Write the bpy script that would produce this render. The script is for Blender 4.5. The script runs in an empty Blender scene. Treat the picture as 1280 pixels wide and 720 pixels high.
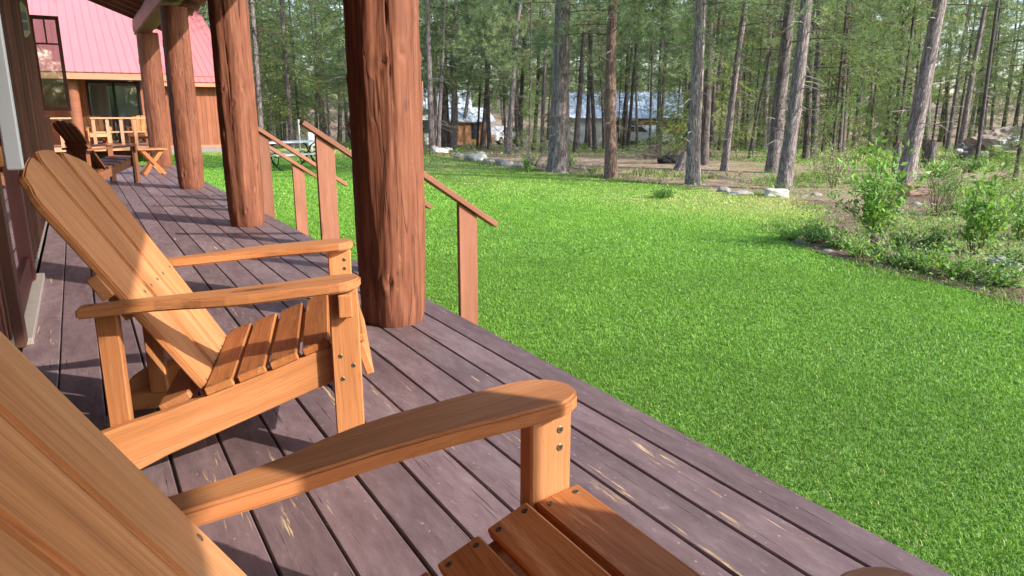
import bpy, bmesh, math, random
import numpy as np
from mathutils import Matrix, Vector, noise as mnoise
random.seed(7); rng = np.random.default_rng(7)
PI = math.pi
R = math.radians
scene = bpy.context.scene
COL = scene.collection

# ------------------------------------------------------------------ camera calibration (photo 1280x720)
F = 900.0; PITCH = R(13.74); YAW = R(30.64)          # yaw = clockwise from +Y (the porch direction)
CAM = np.array([0., 0., 1.])
_h = np.array([math.sin(YAW), math.cos(YAW), 0.]); _r = np.array([_h[1], -_h[0], 0.])
_fw = _h*math.cos(PITCH) - np.array([0, 0, math.sin(PITCH)]); _up = np.cross(_r, _fw)
def ray(x, y): return _fw*F + _r*(x-640) + _up*(360-y)
def at(x, y, z):                                      # pixel on the level z
    d = ray(x, y); return CAM + d*((z-1)/d[2])
def terrain(x, y):
    d = math.hypot(x, y)
    z = -0.5 - 0.028*max(0., d-22.)
    if d > 75: z += 0.10*(d-75)
    return z
def at_ground(x, y):
    z = -0.5
    for _ in range(12):
        p = at(x, y, z); z = 0.5*z+0.5*terrain(p[0], p[1])
    return np.array([p[0], p[1], terrain(p[0], p[1])])
def depth(p): return float((np.asarray(p)-CAM) @ _fw)

# ------------------------------------------------------------------ node helpers
def new_mat(name):
    m = bpy.data.materials.new(name); m.use_nodes = True
    nt = m.node_tree; nt.nodes.clear()
    out = nt.nodes.new('ShaderNodeOutputMaterial')
    return m, nt, out
class NT:
    def __init__(s, nt): s.nt = nt
    def n(s, t, **kw):
        nd = s.nt.nodes.new(t)
        for k, v in kw.items():
            if k.startswith('_'): setattr(nd, k[1:], v)
            else:
                key = int(k[1:]) if k[0] == 'i' and k[1:].isdigit() else k.replace('__', ' ')
                sock = nd.inputs[key]
                if isinstance(v, bpy.types.NodeSocket): s.nt.links.new(v, sock)
                else: sock.default_value = v
        return nd
    def attr(s, name): return s.n('ShaderNodeAttribute', _attribute_name=name)
    def noise(s, vec, scale, detail=4, rough=.55, dist=0):
        return s.n('ShaderNodeTexNoise', Vector=vec, Scale=scale, Detail=detail, Roughness=rough, Distortion=dist).outputs[0]
    def mapv(s, vec, scale=(1, 1, 1), loc=(0, 0, 0)):
        return s.n('ShaderNodeMapping', Vector=vec, Scale=scale, Location=loc).outputs[0]
    def ramp(s, fac, stops, interp='LINEAR'):
        nd = s.nt.nodes.new('ShaderNodeValToRGB'); cr = nd.color_ramp; cr.interpolation = interp
        while len(cr.elements) < len(stops): cr.elements.new(0.5)
        for e, (p, c) in zip(cr.elements, stops):
            e.position = p; e.color = (c, c, c, 1) if isinstance(c, (int, float)) else (*c, 1)
        s.nt.links.new(fac, nd.inputs[0]); return nd.outputs[0]
    def mix(s, fac, a, b, mode='MIX'):
        nd = s.nt.nodes.new('ShaderNodeMix'); nd.data_type = 'RGBA'; nd.blend_type = mode
        for i, v in ((0, fac), (6, a), (7, b)):
            if isinstance(v, bpy.types.NodeSocket): s.nt.links.new(v, nd.inputs[i])
            else: nd.inputs[i].default_value = v if i == 0 else ((*v, 1) if len(v) == 3 else v)
        return nd.outputs[2]
    def math(s, op, a, b=0.0, clamp=False):
        nd = s.nt.nodes.new('ShaderNodeMath'); nd.operation = op; nd.use_clamp = clamp
        for i, v in ((0, a), (1, b)):
            if isinstance(v, bpy.types.NodeSocket): s.nt.links.new(v, nd.inputs[i])
            else: nd.inputs[i].default_value = v
        return nd.outputs[0]
    def bump(s, h, strength=.3, dist=.01):
        return s.n('ShaderNodeBump', Height=h, Strength=strength, Distance=dist).outputs[0]
    def bsdf(s, out, color, rough=.6, normal=None, **kw):
        nd = s.nt.nodes.new('ShaderNodeBsdfPrincipled')
        for key, v in [('Base Color', color), ('Roughness', rough)] + [(k.replace('_', ' '), v) for k, v in kw.items()]:
            if isinstance(v, bpy.types.NodeSocket): s.nt.links.new(v, nd.inputs[key])
            else: nd.inputs[key].default_value = (*v, 1) if isinstance(v, tuple) and len(v) == 3 else v
        if normal is not None: s.nt.links.new(normal, nd.inputs['Normal'])
        s.nt.links.new(nd.outputs[0], out.inputs[0]); return nd

# ------------------------------------------------------------------ materials
def lumber_mat(name, dark, mid, light, rough=.45, knots=True, wear=0.0, contrast=1.0, fsc=260, tone=(.90, 1.08), coat=.05):
    m, nt, out = new_mat(name); T = NT(nt)
    g = T.attr('grain').outputs['Vector']
    warp = T.noise(T.mapv(g, (2.2, 9, 9)), 1.0, 3, .5)
    gw = T.n('ShaderNodeVectorMath', _operation='ADD', i0=T.mapv(g, (1, 1, 1)), i1=T.n('ShaderNodeCombineXYZ', Y=T.math('MULTIPLY', warp, .05), Z=T.math('MULTIPLY', warp, .03)).outputs[0]).outputs[0]
    rings = T.noise(T.mapv(gw, (.9, 34, 34)), 1.0, 3, .6)
    fine = T.noise(T.mapv(gw, (5, fsc, fsc)), 1.0, 3, .6)
    broad = T.noise(T.mapv(g, (1.3, 5, 5)), 1.0, 2, .5)
    f = T.math('ADD', T.math('MULTIPLY', rings, .46), T.math('ADD', T.math('MULTIPLY', fine, .20), T.math('MULTIPLY', broad, .46)))
    c = T.ramp(f, [(.36, dark), (.55, mid), (.78, light)])
    c = T.mix(T.ramp(fine, [(.30, .30*contrast), (.48, 0)]), c, tuple(x*.45 for x in dark))
    if knots:
        kv = T.n('ShaderNodeTexVoronoi', Vector=T.mapv(g, (1.9, 7.5, 7.5)), Scale=1.0, Randomness=1.0)
        d = kv.outputs['Distance']; cell = kv.outputs['Color']
        sep = T.n('ShaderNodeSeparateColor', Color=cell).outputs[0]
        has = T.math('GREATER_THAN', sep, .58)
        kn = T.math('MULTIPLY', T.ramp(d, [(.035, 1), (.075, .25), (.10, .8), (.13, 0)]), has)
        c = T.mix(T.math('MULTIPLY', kn, .82), c, tuple(x*.30 for x in dark))
        st = T.noise(T.mapv(g, (1.1, 3.5, 3.5), (7, 3, 1)), 1.0, 4, .6)
        c = T.mix(T.ramp(st, [(.50, 0), (.68, .38)]), c, tuple(x*.8 for x in dark))
    if wear > 0:
        w = T.noise(T.mapv(g, (3, 30, 30)), 1.0, 4, .7)
        c = T.mix(T.ramp(w, [(.60, 0), (.70, wear)]), c, tuple(min(.75, x*1.25+.06) for x in light))
    obn = T.n('ShaderNodeObjectInfo').outputs['Random']
    c = T.mix(1.0, c, T.ramp(obn, [(0, .86), (1, 1.1)]), 'MULTIPLY')
    c = T.mix(1.0, c, T.ramp(T.attr('tone').outputs['Fac'], [(0, tone[0]), (1, tone[1])]), 'MULTIPLY')
    b = T.bump(T.math('ADD', T.math('MULTIPLY', fine, .6), T.math('MULTIPLY', rings, .5)), .22, .004)
    T.bsdf(out, c, T.ramp(fine, [(.3, rough+.12), (.7, rough-.06)]), b, Coat_Weight=coat, Coat_Roughness=.4, Specular_IOR_Level=.35)
    return m
CEDAR = lumber_mat('honey_cedar', (.35, .122, .040), (.52, .215, .080), (.63, .31, .14), .52, True, .15, 1.0)
CEDAR_SEAT = lumber_mat('seat_cedar', (.28, .086, .023), (.45, .162, .047), (.58, .265, .10), .48, True, .55, 1.5)
CEDAR_DARK = lumber_mat('shaded_cedar', (.12, .040, .015), (.20, .068, .025), (.29, .112, .045), .5, True, .2)  # darker cedar: porch shade on the far chair put into its colour
RAILWOOD = lumber_mat('painted_rail', (.22, .082, .046), (.29, .115, .066), (.35, .15, .09), .55, True, .25, .9)
TRIMWOOD = lumber_mat('dark_trim', (.055, .022, .014), (.085, .034, .022), (.12, .05, .032), .5, False, 0)
SIDING = lumber_mat('dark_siding', (.065, .023, .013), (.12, .044, .025), (.18, .072, .040), .6, False, 0, .6, 50, (.45, 1.5), 0.)
NBSIDING = lumber_mat('red_brown_siding', (.26, .085, .042), (.33, .115, .058), (.40, .15, .08), .65, True, 0, .8, 90, (.75, 1.15), 0.)
NBTRIM = lumber_mat('tan_trim', (.42, .19, .105), (.50, .24, .14), (.56, .29, .18), .6, False, 0)
RAFTER = lumber_mat('rafter_wood', (.10, .030, .018), (.17, .055, .030), (.25, .09, .045), .55, True, 0)
SOFFIT = lumber_mat('roof_plank', (.16, .055, .028), (.24, .09, .045), (.32, .13, .065), .6, True, 0)

def simple(name, col, rough=.6, metallic=0., var=.12, scale=12., bump=.0, **kw):
    m, nt, out = new_mat(name); T = NT(nt)
    tc = T.n('ShaderNodeTexCoord').outputs['Object']
    nz = T.noise(tc, scale, 5, .6)
    c = T.mix(nz, tuple(x*(1-var) for x in col), tuple(min(1, x*(1+var)) for x in col))
    nrm = T.bump(nz, bump, .01) if bump else None
    T.bsdf(out, c, rough, nrm, Metallic=metallic, **kw)
    return m
SCREW = simple('screw_metal', (.16, .11, .07), .45, .6)
SCREWHOLE = simple('screw_recess', (.02, .012, .008), .8)
WHITE = simple('white_paint', (.72, .74, .76), .45, 0, .05, 20)
SILL = simple('weathered_white', (.27, .23, .20), .6, 0, .2, 20)
BLACKMETAL = simple('black_metal', (.02, .02, .022), .4, .5)
GREYMETAL = simple('grey_metal', (.45, .46, .47), .45, .6)
CURTAIN = simple('curtain_cloth', (.80, .82, .82), .9)
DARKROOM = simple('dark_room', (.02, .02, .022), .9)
CONCRETE = simple('foundation', (.25, .23, .21), .9, 0, .2, 10, .3)
TYRE = simple('tyre_rubber', (.02, .02, .02), .8)
CARPAINT = simple('white_car_paint', (.75, .76, .78), .25, 0, .02, 3, 0, Coat_Weight=.6)
TABLETOP = simple('pale_table_top', (.62, .64, .62), .5, 0, .08, 8)
SHEDWOOD = simple('orange_shed_wood', (.32, .16, .075), .7, 0, .3, 6)
GREYWALL = simple('grey_blue_wall', (.42, .46, .50), .7, 0, .1, 4)
CREAMWALL = simple('cream_wall', (.66, .64, .58), .7, 0, .1, 3)
MAROON = simple('maroon_paint', (.10, .025, .020), .45, 0, .2, 9)

def glass_mat(name, tint, mixv=.75, rough=.02):
    m, nt, out = new_mat(name); T = NT(nt)
    tr = T.n('ShaderNodeBsdfTransparent', Color=(*tint, 1)).outputs[0]
    gl = T.n('ShaderNodeBsdfGlossy', Color=(1, 1, 1, 1), Roughness=rough).outputs[0]
    fr = T.n('ShaderNodeFresnel', IOR=1.5).outputs[0]
    fac = T.math('ADD', T.math('MULTIPLY', fr, 1.4), 1-mixv-.1, True)
    ms = T.n('ShaderNodeMixShader', i0=fac, i1=tr, i2=gl)
    nt.links.new(ms.outputs[0], out.inputs[0]); return m
GLASS = glass_mat('window_glass', (.72, .75, .72), .74)
DOORGLASS = glass_mat('door_glass', (.55, .6, .57), .84)
CARGLASS = simple('car_window', (.03, .04, .05), .05)

def log_mat():
    m, nt, out = new_mat('peeled_log'); T = NT(nt)
    g = T.attr('grain').outputs['Vector']
    big = T.noise(T.mapv(g, (1.9, 9, 9)), 1.0, 5, .62, .9)
    str_ = T.noise(T.mapv(g, (1.6, 55, 55)), 1.0, 4, .6, .4)
    fine = T.noise(T.mapv(g, (9, 200, 200)), 1.0, 2, .6)
    f = T.math('ADD', T.math('MULTIPLY', big, .62), T.math('ADD', T.math('MULTIPLY', str_, .28), T.math('MULTIPLY', fine, .15)))
    c = T.ramp(f, [(.34, (.100, .031, .016)), (.52, (.192, .066, .034)), (.70, (.28, .110, .058))])
    # long drying checks following the grain
    ck = T.noise(T.mapv(g, (.55, 16, 16)), 1.0, 3, .5, .5)
    line = T.ramp(T.math('ABSOLUTE', T.math('SUBTRACT', ck, .5)), [(.0, 1), (.006, .9), (.012, 0)])
    c = T.mix(T.math('MULTIPLY', line, .55), c, (.04, .013, .008))
    # small knots and scars
    kv = T.n('ShaderNodeTexVoronoi', Vector=T.mapv(g, (3.2, 8, 8)), Scale=1.0)
    sep = T.n('ShaderNodeSeparateColor', Color=kv.outputs['Color']).outputs[0]
    kn = T.math('MULTIPLY', T.ramp(kv.outputs['Distance'], [(.04, 1), (.08, .3), (.11, .6), (.15, 0)]), T.math('GREATER_THAN', sep, .50))
    c = T.mix(T.math('MULTIPLY', kn, .8), c, (.06, .02, .012))
    wr = T.noise(T.mapv(g, (5, 26, 26)), 1.0, 5, .7)
    c = T.mix(T.ramp(wr, [(.64, 0), (.72, .5)]), c, (.50, .25, .14))
    h = T.math('ADD', T.math('MULTIPLY', str_, .7), T.math('SUBTRACT', T.math('MULTIPLY', big, .8), T.math('MULTIPLY', line, .8)))
    T.bsdf(out, c, .72, T.bump(h, .36, .010), Specular_IOR_Level=.3)
    return m
LOG = log_mat()

def deck_mat():
    m, nt, out = new_mat('mauve_deck_paint'); T = NT(nt)
    g = T.attr('grain').outputs['Vector']
    big = T.noise(T.mapv(g, (1.0, 4, 4)), 1.0, 4, .6)
    med = T.noise(T.mapv(g, (9, 28, 28)), 1.0, 5, .65)
    c = T.ramp(T.math('ADD', T.math('MULTIPLY', big, .55), T.math('MULTIPLY', med, .45)), [(.33, (.105, .064, .067)), (.52, (.168, .112, .115)), (.70, (.25, .182, .182))])
    bd = T.attr('tone').outputs['Fac']
    c = T.mix(1.0, c, T.ramp(bd, [(0, .80), (1, 1.14)]), 'MULTIPLY')
    # dusty scuffs
    sc = T.noise(T.mapv(g, (22, 60, 60)), 1.0, 3, .6)
    c = T.mix(T.ramp(sc, [(.64, 0), (.74, .30)]), c, (.42, .35, .33))
    # hairline cracks along the grain
    ck = T.noise(T.mapv(g, (3.2, 120, 120)), 1.0, 3, .6)
    zone = T.noise(T.mapv(g, (1.1, 9, 9), (4, 2, 0)), 1.0, 2, .5)
    crack = T.math('MULTIPLY', T.ramp(ck, [(.30, 1), (.36, 0)]), T.ramp(zone, [(.46, 0), (.56, 1)]))
    c = T.mix(T.math('MULTIPLY', crack, .8), c, (.03, .018, .018))
    dz = T.noise(T.n('ShaderNodeNewGeometry').outputs['Position'], 1.3, 5, .65)
    c = T.mix(T.ramp(dz, [(.50, 0), (.66, .35)]), c, (.075, .045, .045))
    # flaked paint: bare tan wood in long slivers, only in worn patches
    pz = T.noise(T.mapv(g, (1.4, 6.5, 6.5), (1.3, 5, 0)), 1.0, 3, .55)
    ps = T.noise(T.mapv(g, (5.0, 70, 70), (0, 3, 0)), 1.0, 4, .6)
    peel = T.math('MULTIPLY', T.ramp(ps, [(.585, 0), (.60, 1)]), T.ramp(pz, [(.585, 0), (.65, 1)]))
    c = T.mix(peel, c, T.ramp(ps, [(.58, (.36, .23, .13)), (.7, (.60, .44, .26))]))
    # specks
    vo = T.n('ShaderNodeTexVoronoi', Vector=T.mapv(g, (40, 60, 60)), Scale=1.0)
    sepc = T.n('ShaderNodeSeparateColor', Color=vo.outputs['Color']).outputs[1]
    sp = T.math('MULTIPLY', T.ramp(vo.outputs['Distance'], [(.08, 1), (.16, 0)]), T.math('GREATER_THAN', sepc, .90))
    c = T.mix(T.math('MULTIPLY', sp, .7), c, (.50, .43, .40))
    h = T.math('SUBTRACT', T.math('ADD', T.math('MULTIPLY', med, .6), T.math('MULTIPLY', sc, .3)), T.math('ADD', T.math('MULTIPLY', crack, .9), T.math('MULTIPLY', peel, .5)))
    T.bsdf(out, c, T.ramp(med, [(.3, .60), (.7, .44)]), T.bump(h, .6, .005), Specular_IOR_Level=.4)
    return m
DECK = deck_mat()

def metal_roof_mat(name, col, var=.1):
    m, nt, out = new_mat(name); T = NT(nt)
    tc = T.n('ShaderNodeTexCoord').outputs['Object']
    nz = T.noise(T.mapv(tc, (.9, .35, .35)), 2.0, 4, .6)
    c = T.mix(nz, tuple(x*(1-var) for x in col), tuple(min(1, x*(1+var)) for x in col))
    T.bsdf(out, c, .42, None, Metallic=0.0, Specular_IOR_Level=.6)
    return m
REDROOF = metal_roof_mat('faded_red_metal', (.58, .185, .188))
BLUEROOF = metal_roof_mat('pale_blue_metal', (.55, .62, .70))

def bark_mat(name, dark, mid, light):
    m, nt, out = new_mat(name); T = NT(nt)
    g = T.attr('grain').outputs['Vector']
    wv = T.noise(T.mapv(g, (3, 12, 12)), 1.0, 3, .6)
    gg = T.n('ShaderNodeVectorMath', _operation='ADD', i0=g, i1=T.n('ShaderNodeCombineXYZ', Y=T.math('MULTIPLY', wv, .08)).outputs[0]).outputs[0]
    r1 = T.math('ABSOLUTE', T.math('SUBTRACT', T.noise(T.mapv(gg, (2.6, 19, 19)), 1.0, 3, .55, .8), .5))
    r2 = T.math('ABSOLUTE', T.math('SUBTRACT', T.noise(T.mapv(gg, (9, 30, 30)), 1.0, 2, .5, .5), .5))
    nz = T.noise(T.mapv(gg, (9, 40, 40)), 1.0, 4, .65)
    fis = T.math('MULTIPLY', T.ramp(r1, [(.0, 0), (.09, 1)]), T.ramp(r2, [(.0, .45), (.05, 1)]))
    f = T.math('ADD', T.math('MULTIPLY', fis, .5), T.math('MULTIPLY', nz, .55))
    c = T.ramp(f, [(.16, dark), (.50, mid), (.86, light)])
    obn = T.n('ShaderNodeObjectInfo').outputs['Random']
    c = T.mix(1.0, c, T.ramp(obn, [(0, (.75, .74, .74)), (1, (1.15, 1.1, 1.08))]), 'MULTIPLY')
    T.bsdf(out, c, .85, T.bump(f, .9, .03))
    return m
BARK = bark_mat('grey_pine_bark', (.050, .041, .040), (.20, .17, .162), (.40, .355, .34))
BARKRED = bark_mat('reddish_pine_bark', (.05, .03, .022), (.21, .125, .095), (.36, .24, .19))
BARKDARK = bark_mat('dark_fir_bark', (.025, .021, .020), (.095, .080, .074), (.21, .18, .17))
DEADTWIG = simple('dead_twig', (.30, .26, .22), .9, 0, .3, 8)
TWIG = simple('brown_twig', (.10, .07, .045), .9, 0, .3, 8)

def leaf_mat(name, a, b, c_, trans=.35, rvar=.18):
    m, nt, out = new_mat(name); T = NT(nt)
    t = T.attr('tint').outputs['Fac']
    col = T.ramp(t, [(0, a), (.55, b), (.74, tuple(x*1.35 for x in b)), (1, c_)])
    obn = T.n('ShaderNodeObjectInfo').outputs['Random']
    col = T.mix(1.0, col, T.ramp(obn, [(0, (1-rvar, 1-rvar*.7, 1-rvar)), (.5, (1, 1, 1)), (1, (1+rvar*1.3, 1+rvar*.6, 1+.2*rvar))]), 'MULTIPLY')
    d = T.n('ShaderNodeBsdfPrincipled', **{'Base__Color': col, 'Roughness': .55, 'Specular__IOR__Level': .35}).outputs[0]
    tl = T.n('ShaderNodeBsdfTranslucent', Color=T.mix(1.0, col, (1.3, 1.25, .7), 'MULTIPLY')).outputs[0]
    ms = T.n('ShaderNodeMixShader', i0=trans, i1=d, i2=tl)
    nt.links.new(ms.outputs[0], out.inputs[0]); return m
NEEDLE = leaf_mat('pine_needles', (.095, .150, .082), (.195, .275, .155), (.34, .43, .26), .40)
FIRNEEDLE = leaf_mat('fir_needles', (.095, .160, .068), (.205, .300, .120), (.35, .45, .20), .42, .30)
LEAF = leaf_mat('shrub_leaves', (.10, .22, .045), (.21, .38, .09), (.38, .54, .17), .4, .1)
LEAFDARK = leaf_mat('ground_leaves', (.08, .17, .04), (.16, .29, .08), (.28, .43, .14), .35, .1)
BLOSSOM = leaf_mat('pale_leaves', (.16, .20, .09), (.34, .38, .22), (.55, .56, .42), .35, .05)
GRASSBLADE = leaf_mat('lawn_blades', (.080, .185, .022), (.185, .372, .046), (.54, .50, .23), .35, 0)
DRYGRASS = leaf_mat('rough_grass', (.13, .20, .05), (.22, .32, .09), (.42, .43, .20), .35, 0)

def ground_mat():
    m, nt, out = new_mat('forest_floor'); T = NT(nt)
    p = T.n('ShaderNodeNewGeometry').outputs['Position']
    a = T.noise(p, .35, 4, .6); b = T.noise(p, 2.2, 5, .65); c3 = T.noise(p, 17, 5, .7)
    lit = T.ramp(T.math('ADD', T.math('MULTIPLY', b, .5), T.math('MULTIPLY', c3, .55)), [(.34, (.11, .066, .046)), (.52, (.29, .19, .13)), (.72, (.48, .36, .26))])
    grn = T.ramp(c3, [(.3, (.075, .12, .030)), (.7, (.20, .26, .075))])
    c = T.mix(T.ramp(T.math('ADD', T.math('MULTIPLY', a, .75), T.math('MULTIPLY', b, .25)), [(.52, 0), (.66, .8)]), lit, grn)
    T.bsdf(out, c, .95, T.bump(c3, .8, .04)); return m
def lawn_mat():
    m, nt, out = new_mat('lawn_turf'); T = NT(nt)
    p = T.n('ShaderNodeNewGeometry').outputs['Position']
    a = T.noise(p, .5, 4, .6); b = T.noise(p, 30, 5, .7)
    c = T.ramp(b, [(.3, (.065, .15, .018)), (.55, (.14, .295, .035)), (.75, (.21, .385, .055))])
    sx = T.n('ShaderNodeSeparateXYZ', Vector=p)
    dry = T.math('MULTIPLY', T.ramp(a, [(.42, 0), (.62, 1)]), T.ramp(T.math('ADD', T.math('MULTIPLY', sx.outputs[0], .085), T.math('MULTIPLY', sx.outputs[1], .012)), [(.70, 0), (.98, .9)]))
    c = T.mix(dry, c, T.ramp(b, [(.3, (.16, .17, .055)), (.7, (.42, .40, .18))]))
    T.bsdf(out, c, .9, T.bump(b, .8, .03)); return m
GROUND = ground_mat(); LAWN = lawn_mat()
def soil_mat():
    m, nt, out = new_mat('bed_soil'); T = NT(nt)
    p = T.n('ShaderNodeNewGeometry').outputs['Position']
    b = T.noise(p, 6, 5, .7); c3 = T.noise(p, 40, 4, .7)
    c = T.ramp(T.math('ADD', T.math('MULTIPLY', b, .5), T.math('MULTIPLY', c3, .5)), [(.36, (.07, .04, .028)), (.52, (.20, .12, .08)), (.68, (.38, .27, .19))])
    T.bsdf(out, c, .95, T.bump(c3, 1., .04)); return m
SOIL = soil_mat()
def rock_mat(name, a, b):
    m, nt, out = new_mat(name); T = NT(nt)
    p = T.n('ShaderNodeTexCoord').outputs['Object']
    n1 = T.noise(p, 3.5, 6, .65); n2 = T.noise(p, 22, 5, .7)
    c = T.mix(T.math('ADD', T.math('MULTIPLY', n1, .6), T.math('MULTIPLY', n2, .4)), a, b)
    c = T.mix(T.ramp(n1, [(.58, 0), (.68, .35)]), c, (.20, .21, .12))
    T.bsdf(out, c, .9, T.bump(n2, .7, .03)); return m
ROCK = rock_mat('grey_rock', (.15, .14, .125), (.43, .40, .36))
ROCKWHITE = rock_mat('pale_rock', (.36, .34, .29), (.66, .63, .56))
DIRT = rock_mat('dirt_pile', (.20, .13, .09), (.52, .41, .33))

# ------------------------------------------------------------------ mesh helpers
class MB:
    """collects pieces (verts, faces, grain coordinates, tone, material slot) into one mesh"""
    def __init__(s): s.V = []; s.F = []; s.G = []; s.M = []; s.T = []; s.n = 0
    def add(s, V, Fc, M=None, mi=0, grain=None, tone=None, off=True):
        V = np.asarray(V, float); G = V if grain is None else np.asarray(grain, float)
        if off: G = G + rng.uniform(-20, 20, 3)
        if M is not None:
            A = np.array(M); V = V @ A[:3, :3].T + A[:3, 3]
        s.V.append(V); s.G.append(G); s.T.append(np.full(len(V), rng.random() if tone is None else tone))
        s.F += [tuple(i+s.n for i in f) for f in Fc]; s.M += [mi]*len(Fc); s.n += len(V)
    def build(s, name, mats, parent=None, smooth=False, col=COL):
        me = bpy.data.meshes.new(name)
        V = np.vstack(s.V)
        me.from_pydata(V.tolist(), [], s.F)
        for m in (mats if isinstance(mats, (list, tuple)) else [mats]): me.materials.append(m)
        me.polygons.foreach_set('material_index', s.M)
        a = me.attributes.new('grain', 'FLOAT_VECTOR', 'POINT'); a.data.foreach_set('vector', np.vstack(s.G).ravel())
        a = me.attributes.new('tone', 'FLOAT', 'POINT'); a.data.foreach_set('value', np.concatenate(s.T))
        if smooth: me.polygons.foreach_set('use_smooth', [True]*len(me.polygons))
        me.update()
        o = bpy.data.objects.new(name, me); col.objects.link(o)
        if parent is not None: o.parent = parent
        return o
_pc = {}
def plank(outline, t, bev=.003, seg=1):
    """flat board: outline in xy, thickness t along z, edges eased"""
    bm = bmesh.new()
    vs = [bm.verts.new((x, y, -t/2)) for x, y in outline]
    f = bm.faces.new(vs)
    r = bmesh.ops.extrude_face_region(bm, geom=[f])
    for v in [g for g in r['geom'] if isinstance(g, bmesh.types.BMVert)]: v.co.z = t/2
    bmesh.ops.recalc_face_normals(bm, faces=bm.faces)
    if bev > 0:
        es = [e for e in bm.edges if len(e.link_faces) == 2 and e.calc_face_angle(0) > .5]
        bmesh.ops.bevel(bm, geom=es, offset=bev, segments=seg, affect='EDGES', clamp_overlap=True)
    bm.verts.index_update()
    V = [tuple(v.co) for v in bm.verts]; Fc = [tuple(v.index for v in f.verts) for f in bm.faces]
    bm.free(); return V, Fc
def box(lx, ly, lz, bev=.003):
    key = (round(lx, 4), round(ly, 4), round(lz, 4), bev)
    if key not in _pc:
        _pc[key] = plank([(-lx/2, -ly/2), (lx/2, -ly/2), (lx/2, ly/2), (-lx/2, ly/2)], lz, bev)
    return _pc[key]
def long_grain(V, axis):
    """grain runs along x in grain space"""
    V = np.asarray(V)
    return V if axis == 0 else (V[:, [1, 0, 2]] if axis == 1 else V[:, [2, 0, 1]])
def add_box(mb, x0, x1, y0, y1, z0, z1, axis=0, bev=.003, mi=0, M=None, tone=None):
    V, Fc = box(x1-x0, y1-y0, z1-z0, bev)
    T = Matrix.Translation(((x0+x1)/2, (y0+y1)/2, (z0+z1)/2))
    mb.add(V, Fc, (M @ T) if M is not None else T, mi, long_grain(V, axis), tone)
def tube(path, radii, seg=8, cap=True):
    path = [Vector(p) for p in path]; V = []; Fc = []
    n = len(path); prev = None
    for i, p in enumerate(path):
        d = (path[min(i+1, n-1)]-path[max(i-1, 0)]).normalized()
        a = d.orthogonal().normalized() if prev is None else (prev - d*prev.dot(d)).normalized()
        prev = a; b = d.cross(a); r = radii[i] if isinstance(radii, (list, tuple, np.ndarray)) else radii
        for k in range(seg):
            t = 2*PI*k/seg; V.append(tuple(p+(a*math.cos(t)+b*math.sin(t))*r))
    for i in range(n-1):
        for k in range(seg):
            k2 = (k+1) % seg; Fc.append((i*seg+k, i*seg+k2, (i+1)*seg+k2, (i+1)*seg+k))
    if cap: Fc.append(tuple(reversed(range(seg)))); Fc.append(tuple((n-1)*seg+k for k in range(seg)))
    return V, Fc
def add_tube(mb, path, radii, seg=8, mi=0, M=None):
    V, Fc = tube(path, radii, seg); mb.add(V, Fc, M, mi)
def np_mesh(name, V, Fa, mat, attrs=None, smooth=False):
    me = bpy.data.meshes.new(name); V = np.ascontiguousarray(V, dtype=np.float32); Fa = np.ascontiguousarray(Fa, dtype=np.int32)
    k = Fa.shape[1]
    me.vertices.add(len(V)); me.vertices.foreach_set('co', V.ravel())
    me.loops.add(Fa.size); me.loops.foreach_set('vertex_index', Fa.ravel())
    me.polygons.add(len(Fa)); me.polygons.foreach_set('loop_start', np.arange(0, Fa.size, k, dtype=np.int32))
    me.materials.append(mat)
    if smooth: me.polygons.foreach_set('use_smooth', np.ones(len(Fa), dtype=bool))
    me.update(calc_edges=True)
    for an, av in (attrs or {}).items():
        if av.ndim == 1:
            a = me.attributes.new(an, 'FLOAT', 'POINT'); a.data.foreach_set('value', av.astype(np.float32))
        else:
            a = me.attributes.new(an, 'FLOAT_VECTOR', 'POINT'); a.data.foreach_set('vector', av.astype(np.float32).ravel())
    return me
def obj(name, me, parent=None, loc=None):
    o = bpy.data.objects.new(name, me); COL.objects.link(o)
    if parent is not None: o.parent = parent
    if loc is not None: o.location = loc
    return o
def tag(o, label=None, cat=None, group=None, kind=None):
    if label: o['label'] = label
    if cat: o['category'] = cat
    if group: o['group'] = group
    if kind: o['kind'] = kind
    return o
def thing(name, label, cat, loc=(0, 0, 0), rz=0, group=None):
    o = bpy.data.objects.new(name, None); COL.objects.link(o); o.empty_display_size = .2
    o.location = loc; o.rotation_euler = (0, 0, rz)
    return tag(o, label, cat, group)
def copy_tree(o, parent=None):
    c = o.copy(); COL.objects.link(c)
    if parent is not None: c.parent = parent
    for ch in list(o.children): copy_tree(ch, c)
    return c
def inside(px, py, poly):
    res = np.zeros(len(px), bool); n = len(poly)
    for i in range(n):
        x1, y1 = poly[i]; x2, y2 = poly[(i+1) % n]
        if y1 == y2: continue
        c = ((y1 > py) != (y2 > py)) & (px < (x2-x1)*(py-y1)/(y2-y1)+x1); res ^= c
    return res

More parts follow.
